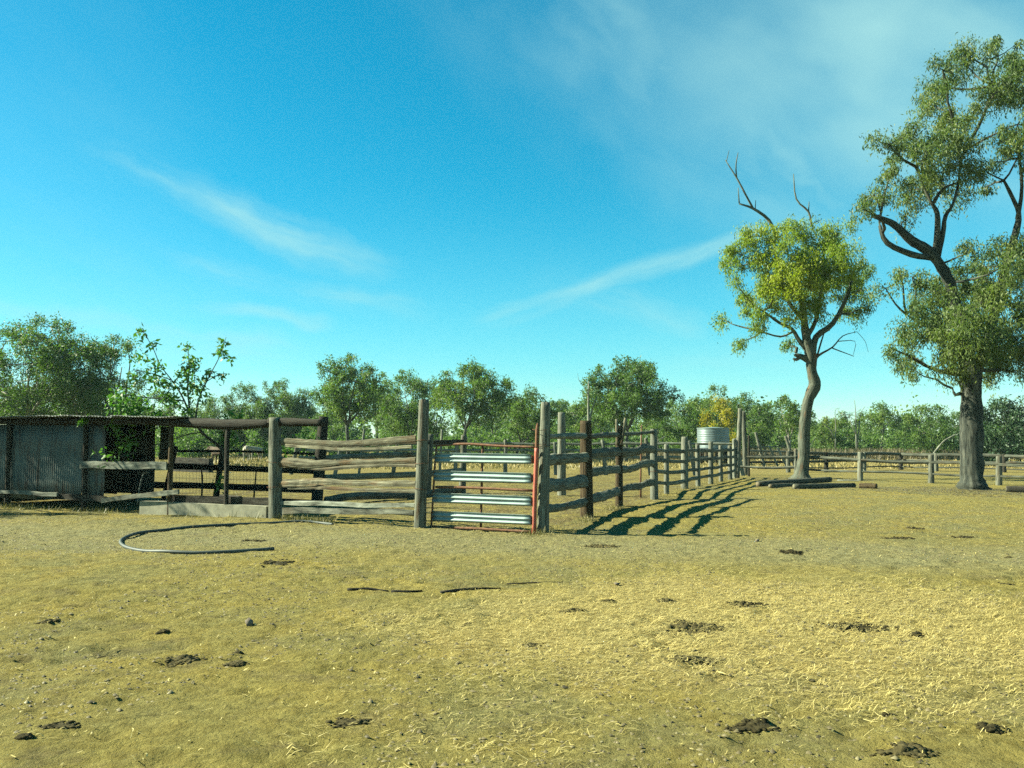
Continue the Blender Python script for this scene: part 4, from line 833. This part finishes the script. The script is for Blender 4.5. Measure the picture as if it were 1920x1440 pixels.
# broad-leaved shrub growing through the yard behind the shed beam
by = 22.4; rg = np.random.default_rng(77); bs = thing('broad_leaved_shrub', 'broad-leaved green shrub growing up through the shed beam', 'shrub', at(425, 940, by + .4) * [1, 1, 0])
stems = [[(426, 965, 8), (424, 900, 7), (420, 850, 6.5), (400, 828, 6), (379, 811, 6), (366, 790, 5), (354, 770, 4.5), (340, 740, 3.6), (320, 710, 3), (300, 684, 2.2), (288, 655, 1.4), (268, 620, .9)],
         [(366, 790, 4), (372, 750, 3), (390, 710, 2.2), (412, 668, 1.4), (424, 632, .8)], [(356, 772, 4), (352, 730, 3), (354, 690, 2.2), (352, 645, 1)], [(345, 752, 3.5), (310, 748, 2.8), (270, 745, 2.2), (235, 740, 1.2)],
         [(379, 811, 3), (350, 815, 2.4), (300, 832, 2), (250, 850, 1.6), (200, 858, 1)], [(420, 850, 3), (432, 815, 2.4), (440, 785, 1.6)], [(405, 832, 2.5), (450, 828, 2), (500, 834, 1.4), (530, 838, 1), (560, 842, .8)], [(320, 712, 2), (285, 700, 1.6), (255, 695, 1)], [(388, 715, 1.6), (405, 705, 1.2), (425, 700, .8)], [(414, 664, 1.2), (430, 668, .9), (438, 672, .6)], [(330, 815, 2), (290, 790, 1.6), (230, 788, 1.2), (158, 785, .8)]]
it = [loft(local(bs, [at(x, y, by + .12 * math.sin(i * 2 + j)) for j, (x, y, w) in enumerate(st)]), [w * by / FPX / 2 for x, y, w in st], n=6, seed=i, sub=3) for i, st in enumerate(stems)]
V, F, u = joinlofts(it); pymesh('stem', V, F, 'bark', bs, u)
bl = [(264, 621, 14, 14), (285, 643, 9, 8), (260, 667, 13, 14), (291, 692, 26, 42), (249, 701, 12, 12), (228, 748, 26, 60), (260, 757, 25, 55), (312, 719, 20, 34), (357, 679, 24, 44), (350, 647, 9, 9), (361, 715, 26, 48), (390, 697, 11, 12), (350, 764, 15, 18), (415, 657, 13, 17), (419, 639, 8, 9),
      (437, 672, 8, 7), (415, 704, 10, 9), (375, 735, 14, 18), (289, 777, 22, 38), (155, 785, 9, 12), (440, 782, 18, 36), (238, 822, 24, 30), (215, 790, 16, 20), (200, 850, 14, 10), (430, 815, 16, 22), (540, 842, 12, 8), (510, 832, 12, 10), (320, 745, 18, 24), (240, 772, 18, 26), (340, 700, 14, 14), (575, 815, 16, 16), (410, 900, 12, 10)]
Cc = np.array([at(x, y, by + rg.uniform(-.25, .25)) for x, y, r, n in bl]); allV, allT = [], []
for c, (x, y, r, n) in zip(Cc, bl):
    V, F, t = leaf_quads(local(bs, c)[None], np.array([r * 1.15 * by / FPX]), int(n * 2.9), .14, .032, rg, droop=.35, flat=.9, tone=np.array([.5])); allV.append(V); allT.append(t)
V = np.concatenate(allV); quadmesh('foliage', V, np.arange(len(V)).reshape(-1, 4), 'leaf_broad', bs, tone=np.concatenate(allT))

# ------------------------------------------------------------------ pipe, dung, stones
hpx = [(514, 1032), (437, 1035.5), (364, 1037), (310, 1036), (270, 1032), (238, 1025), (226, 1017), (233, 1009), (262, 1001), (313, 993), (364, 988.5), (437, 984.5), (510, 981), (565, 979.5), (605, 981), (624, 984)]
o = loftobj('water_pipe', [onground(x, y, .022) for x, y in hpx], .029, 'poly', None, n=10, irr=0, wob=0, sub=6); tag(o, 'black polythene pipe lying in an open curve on the dirt', 'pipe')
ico = None
def lumps(name, label, cat, px, py, wpx, n, mat, seed, flat=.5, hpx=None, sz=(.007, .028)):
    global ico
    if ico is None:
        import bmesh
        bm = bmesh.new(); bmesh.ops.create_icosphere(bm, subdivisions=1, radius=1); bm.verts.ensure_lookup_table()
        ico = (np.array([v.co[:] for v in bm.verts]), np.array([[v.index for v in f.verts] for f in bm.faces])); bm.free()
    rg = np.random.default_rng(seed); c = onground(px, py); w = wpx / FPX * c[1] / 2; dep = w * rg.uniform(.55, 1.)
    V, F = [], []
    n = int(n * 5)
    for i in range(n):
        a = rg.uniform(0, 6.28); q = rg.random() ** .55 * rg.uniform(.7, 1.3) * (1.5 if i % 9 == 0 else 1); s = rg.uniform(*sz) * (1.25 - .6 * q); x = c[0] + math.cos(a) * q * w; y = c[1] + math.sin(a) * q * dep
        v = ico[0] * (1 + rg.normal(0, .24, (len(ico[0]), 1))) * s * np.array([1.3, 1.1, flat]); v = v + [x, y, float(H(x, y)) + s * flat * .35]
        V.append(v); F.append(ico[1] + i * len(ico[0]))
    # the trodden crust the lumps sit in
    m = 26; b = sum(len(v) for v in V); ring = [(c[0], c[1], float(H(c[0], c[1])) + .012)]
    for rr_, hh in ((.46, .011), (.78, -.006)):
        for k in range(m):
            a = 2 * math.pi * k / m; r = rr_ * (1 + .22 * math.sin(3 * a + seed) + rg.normal(0, .13)); x = c[0] + math.cos(a) * r * w; y = c[1] + math.sin(a) * r * dep; ring.append((x, y, float(H(x, y)) + hh))
    tri = [(0, 1 + k, 1 + (k + 1) % m) for k in range(m)]
    for k in range(m): a0, a1 = 1 + k, 1 + (k + 1) % m; tri += [(a0, a0 + m, a1 + m), (a0, a1 + m, a1)]
    V.append(np.array(ring)); F.append(np.array(tri) + b)
    V = np.concatenate(V); F = np.concatenate(F); org = np.array([c[0], c[1], c[2]])
    o = quadmesh(name, V - org, F, mat, smooth=False); o.location = org; return tag(o, label, cat, 'dung lying about the yard')
D = [(1128, 1023, 64, 34, 'dark dung pile on the bare dirt just right of the gate'), (345, 1235, 74, 36, 'broken dung pile low in the left foreground'), (442, 1245, 42, 20, 'small dung pile right of the broken pile'),
     (447, 1222, 16, 5, 'single dung lump above the small left pile'), (203, 1229, 32, 12, 'small flat dung pat left of the broken pile'), (91, 1167, 42, 12, 'flat dung pat near the left edge'), (303, 1184, 26, 9, 'little flat dung pat between the left ones'),
     (476, 1014, 46, 16, 'dung pat inside the curve of the black pipe'), (522, 1058, 70, 14, 'thin line of dung below the open end of the black pipe'), (1300, 1176, 112, 40, 'wide scattered dung pile on the straw'),
     (1303, 1236, 100, 48, 'largest dark dung pile in the middle of the straw'), (1404, 1135, 72, 26, 'dung pile at the back of the straw'), (1075, 1147, 42, 15, 'small dung pile left of the straw'), (1484, 1039, 50, 18, 'dung pat on grey dirt behind the straw'),
     (1685, 1010, 60, 18, 'long flat dung pat on grey dirt at the right'), (1714, 988, 36, 10, 'dung pat furthest back on the right'), (1808, 1007, 42, 8, 'thin broken dung pat right of the long flat one'), (1895, 1099, 34, 12, 'dung pat at the right edge'),
     (1890, 1047, 13, 4, 'single dung lump near the right edge'), (1412, 1357, 108, 30, 'row of dung lumps in the right foreground'), (1695, 1408, 110, 30, 'broad trodden dung at the bottom right'), (1860, 1365, 44, 16, 'dark dung lump in the bottom right corner'),
     (1668, 1338, 18, 6, 'small dung lump above the broad trodden dung'), (115, 1366, 70, 16, 'trodden dung at the bottom left'), (45, 1391, 20, 7, 'small dark dung lump in the bottom left corner'), (1250, 1128, 34, 10, 'small dung pat left of the back straw pile'),
     (1605, 1176, 126, 24, 'faint dung line running through the right of the straw'), (658, 1352, 78, 18, 'trodden dung in the bottom middle'), (874, 1169, 13, 4, 'single dung lump in the middle foreground'), (1000, 1203, 38, 8, 'faint dung scrap left of the largest pile'),
     (1720, 1194, 26, 6, 'small dung scrap right of the faint line'), (1140, 1128, 24, 8, 'small dung scrap under the broken branch')]
for i, (x, y, w, n, lab) in enumerate(D): lumps('dung_pile', lab, 'dung', x, y, w, n, 'dung', 431 + i, flat=.5 if y > 1200 else .8)
for x, y, r, sd, lab in ((467, 1166, .045, 1, 'upright grey stone standing alone in the left foreground'), (1156, 1099, .04, 2, 'dark stone at the back edge of the straw'), (1420, 1018, .05, 3, 'flat pale stone on the grey dirt behind the straw')):
    c = onground(x, y); rg = np.random.default_rng(sd); v = ico[0] * (1 + rg.normal(0, .22, (len(ico[0]), 1))) * r * np.array([1, .8, 1.05 if sd == 1 else .5]); o = quadmesh('stone', v, ico[1], 'stone'); o.location = c + [0, 0, r * .45]; tag(o, lab, 'stone')

# ------------------------------------------------------------------ straw, clods, tufts
def flakes(name, label, XY, Lr, Wr, mat, seed, cat, lift=.006, dirn=None, spread=3.2):
    rg = np.random.default_rng(seed); m = len(XY); a = rg.uniform(0, np.pi, m) if dirn is None else rg.normal(dirn, spread, m); l = rg.uniform(*Lr, m) * rg.uniform(.5, 1, m); w = rg.uniform(*Wr, m)
    d = np.stack([np.cos(a), np.sin(a)], 1); s = np.stack([-d[:, 1], d[:, 0]], 1) * w[:, None] / 2; p0 = XY - d * l[:, None] / 2; p1 = XY + d * l[:, None] / 2; pm = XY + s * rg.uniform(-2.2, 2.2, m)[:, None]
    z = lambda p, h: np.concatenate([p, (H(p[:, 0], p[:, 1]) + h)[:, None]], 1)
    h0 = lift + rg.random(m) * .012; h1 = lift + rg.random(m) * .02; hm = lift + rg.random(m) * .02
    V = np.stack([z(p0 - s, h0), z(p0 + s, h0), z(pm + s, hm), z(pm - s, hm), z(p1 + s, h1), z(p1 - s, h1)], 1).reshape(-1, 3)
    b = np.arange(m)[:, None] * 6; F = np.concatenate([b + [0, 1, 2, 3], b + [3, 2, 4, 5]], 0); t = np.clip(rg.normal(.5, .25, m), 0, 1)
    o = quadmesh(name, V, F, mat, tone=np.concatenate([t, t])); return tag(o, label, cat, kind='stuff')
rg = np.random.default_rng(8)
def straw_pts(n):
    x = rg.uniform(-5, 9, n); y = rg.uniform(4.2, 14.5, n); r = np.sqrt(((x - 2.5) / 3.8) ** 2 + ((y - 8.6) / 3.0) ** 2) + (vn(x * .8, y * .8) - .5) * .9; return np.stack([x, y], 1)[rg.random(n) < np.clip(1.2 - r, .004, 1)]
flakes('straw_litter', 'trampled yellow straw spread over the middle and right foreground', straw_pts(190000), (.02, .12), (.0016, .0038), 'straw', 1, 'straw', dirn=.1, spread=.75)
xy = np.stack([rg.uniform(-12, 14, 9000), rg.uniform(4.2, 26, 9000)], 1); flakes('chaff', 'loose chaff and broken stalks scattered across the yard', xy, (.02, .08), (.003, .009), 'straw', 2, 'chaff')
xy = straw_pts(2600); flakes('loose_stalks', 'longer loose straw stalks lying on top of the straw', xy[:1100], (.12, .32), (.003, .005), 'straw', 3, 'straw', lift=.012, dirn=-.1, spread=.6)
def disc(cx, cy, r, n): a = rg.uniform(0, 6.28, n); q = r * rg.random(n) ** .7; return np.stack([cx + np.cos(a) * q, cy + np.sin(a) * q], 1)
_a, _b, _c2 = G(1503, 898), G(1823, 922), G(1540, 914)
flakes('leaf_litter', 'fallen leaves and bark lying round the foot of the two big trees', np.concatenate([disc(_a[0], _a[1], 3.2, 1500), disc(_b[0], _b[1], 3.4, 2600), disc(_c2[0], _c2[1], 2.6, 700)]), (.05, .2), (.012, .04), 'grass_brown', 4, 'litter')
def clods(name, label, n, xr, yr, sz, seed):
    rg = np.random.default_rng(seed); y = yr[0] + (yr[1] - yr[0]) * rg.random(n) ** 1.4; x = rg.uniform(*xr, n); k = vn(x * .6 + 4, y * .6) > .38; x, y = x[k], y[k]; n = len(x); s = rg.uniform(*sz, n) * rg.random(n) ** .8 + .004
    oc = np.array([(1, 0, 0), (0, 1, 0), (-1, 0, 0), (0, -1, 0), (0, 0, 1)]); a = rg.uniform(0, 6.28, n); ca, sa = np.cos(a), np.sin(a)
    b = oc[None] * (s[:, None, None] * np.array([1.2, .9, .75])) * (1 + rg.normal(0, .2, (n, 5, 1))); V = np.stack([b[..., 0] * ca[:, None] - b[..., 1] * sa[:, None] + x[:, None], b[..., 0] * sa[:, None] + b[..., 1] * ca[:, None] + y[:, None], b[..., 2] + H(x, y)[:, None] + .001], 2).reshape(-1, 3)
    F = (np.arange(n)[:, None, None] * 5 + np.array([(0, 1, 4), (1, 2, 4), (2, 3, 4), (3, 0, 4)])[None]).reshape(-1, 3); t = np.repeat(np.clip(rg.normal(.42, .22, n), 0, 1), 4)
    o = quadmesh(name, V, F, 'clod', tone=t); return tag(o, label, 'clods', kind='stuff')
clods('dirt_clods', 'small dirt clods and pebbles strewn over the trampled yard', 90000, (-16, 18), (4.2, 36), (.004, .020), 9)
def along(A, B, w):
    def f(rg, n):
        t = rg.random(n); k = vn(t * 14, t * 0 + A[0]) > .5; p = A[None, :2] + (B - A)[None, :2] * t[:, None] + rg.normal(0, w, (n, 2)); return p[k]
    return f
segs = [(S(-20, 955, -.2), S(280, 955, -.2), .22, 900), (pL, pG, .13, 2600), (G(990, 1002), G(1030, 1004), .16, 350), (rp[0], rp[3], .16, 1500), (rp[3], rp[10], .2, 500), (S(280, 965, -.25), S(510, 975, -.25), .10, 300)]
def tufts(rg, n): return np.concatenate([along(A, B, w)(rg, m) for A, B, w, m in segs])
grassfield('fence_grass', 'tufts of dry grass and weeds growing along the foot of the yard fences', 0, tufts, (.03, .17), 'tuft', 71, .006, lean=.5)

# ------------------------------------------------------------------ haze volume added to imitate the windscreen glare veil
hm = bpy.data.materials.new('haze_glare_veil'); hm.use_nodes = True; ht = hm.node_tree; ht.nodes.clear()
ho = ht.nodes.new('ShaderNodeOutputMaterial'); hv = ht.nodes.new('ShaderNodeVolumePrincipled'); ht.links.new(hv.outputs[0], ho.inputs['Volume'])
hv.inputs['Density'].default_value = .0002; hv.inputs['Color'].default_value = (.62, .93, .86, 1); hv.inputs['Anisotropy'].default_value = .0
M['haze'] = hm; X1, Y0, Y1, Z0, Z1 = 3700., -700., 3700., -1.2, 19.
hz = pymesh('haze', [(x, y, z) for z in (Z0, Z1) for x, y in ((-X1, Y0), (X1, Y0), (X1, Y1), (-X1, Y1))], [(3, 2, 1, 0), (4, 5, 6, 7), (0, 1, 5, 4), (1, 2, 6, 5), (2, 3, 7, 6), (3, 0, 4, 7)], 'haze', smooth=False)
tag(hz, 'thin haze added over the yards and woodland to imitate windscreen glare', 'haze', kind='stuff')
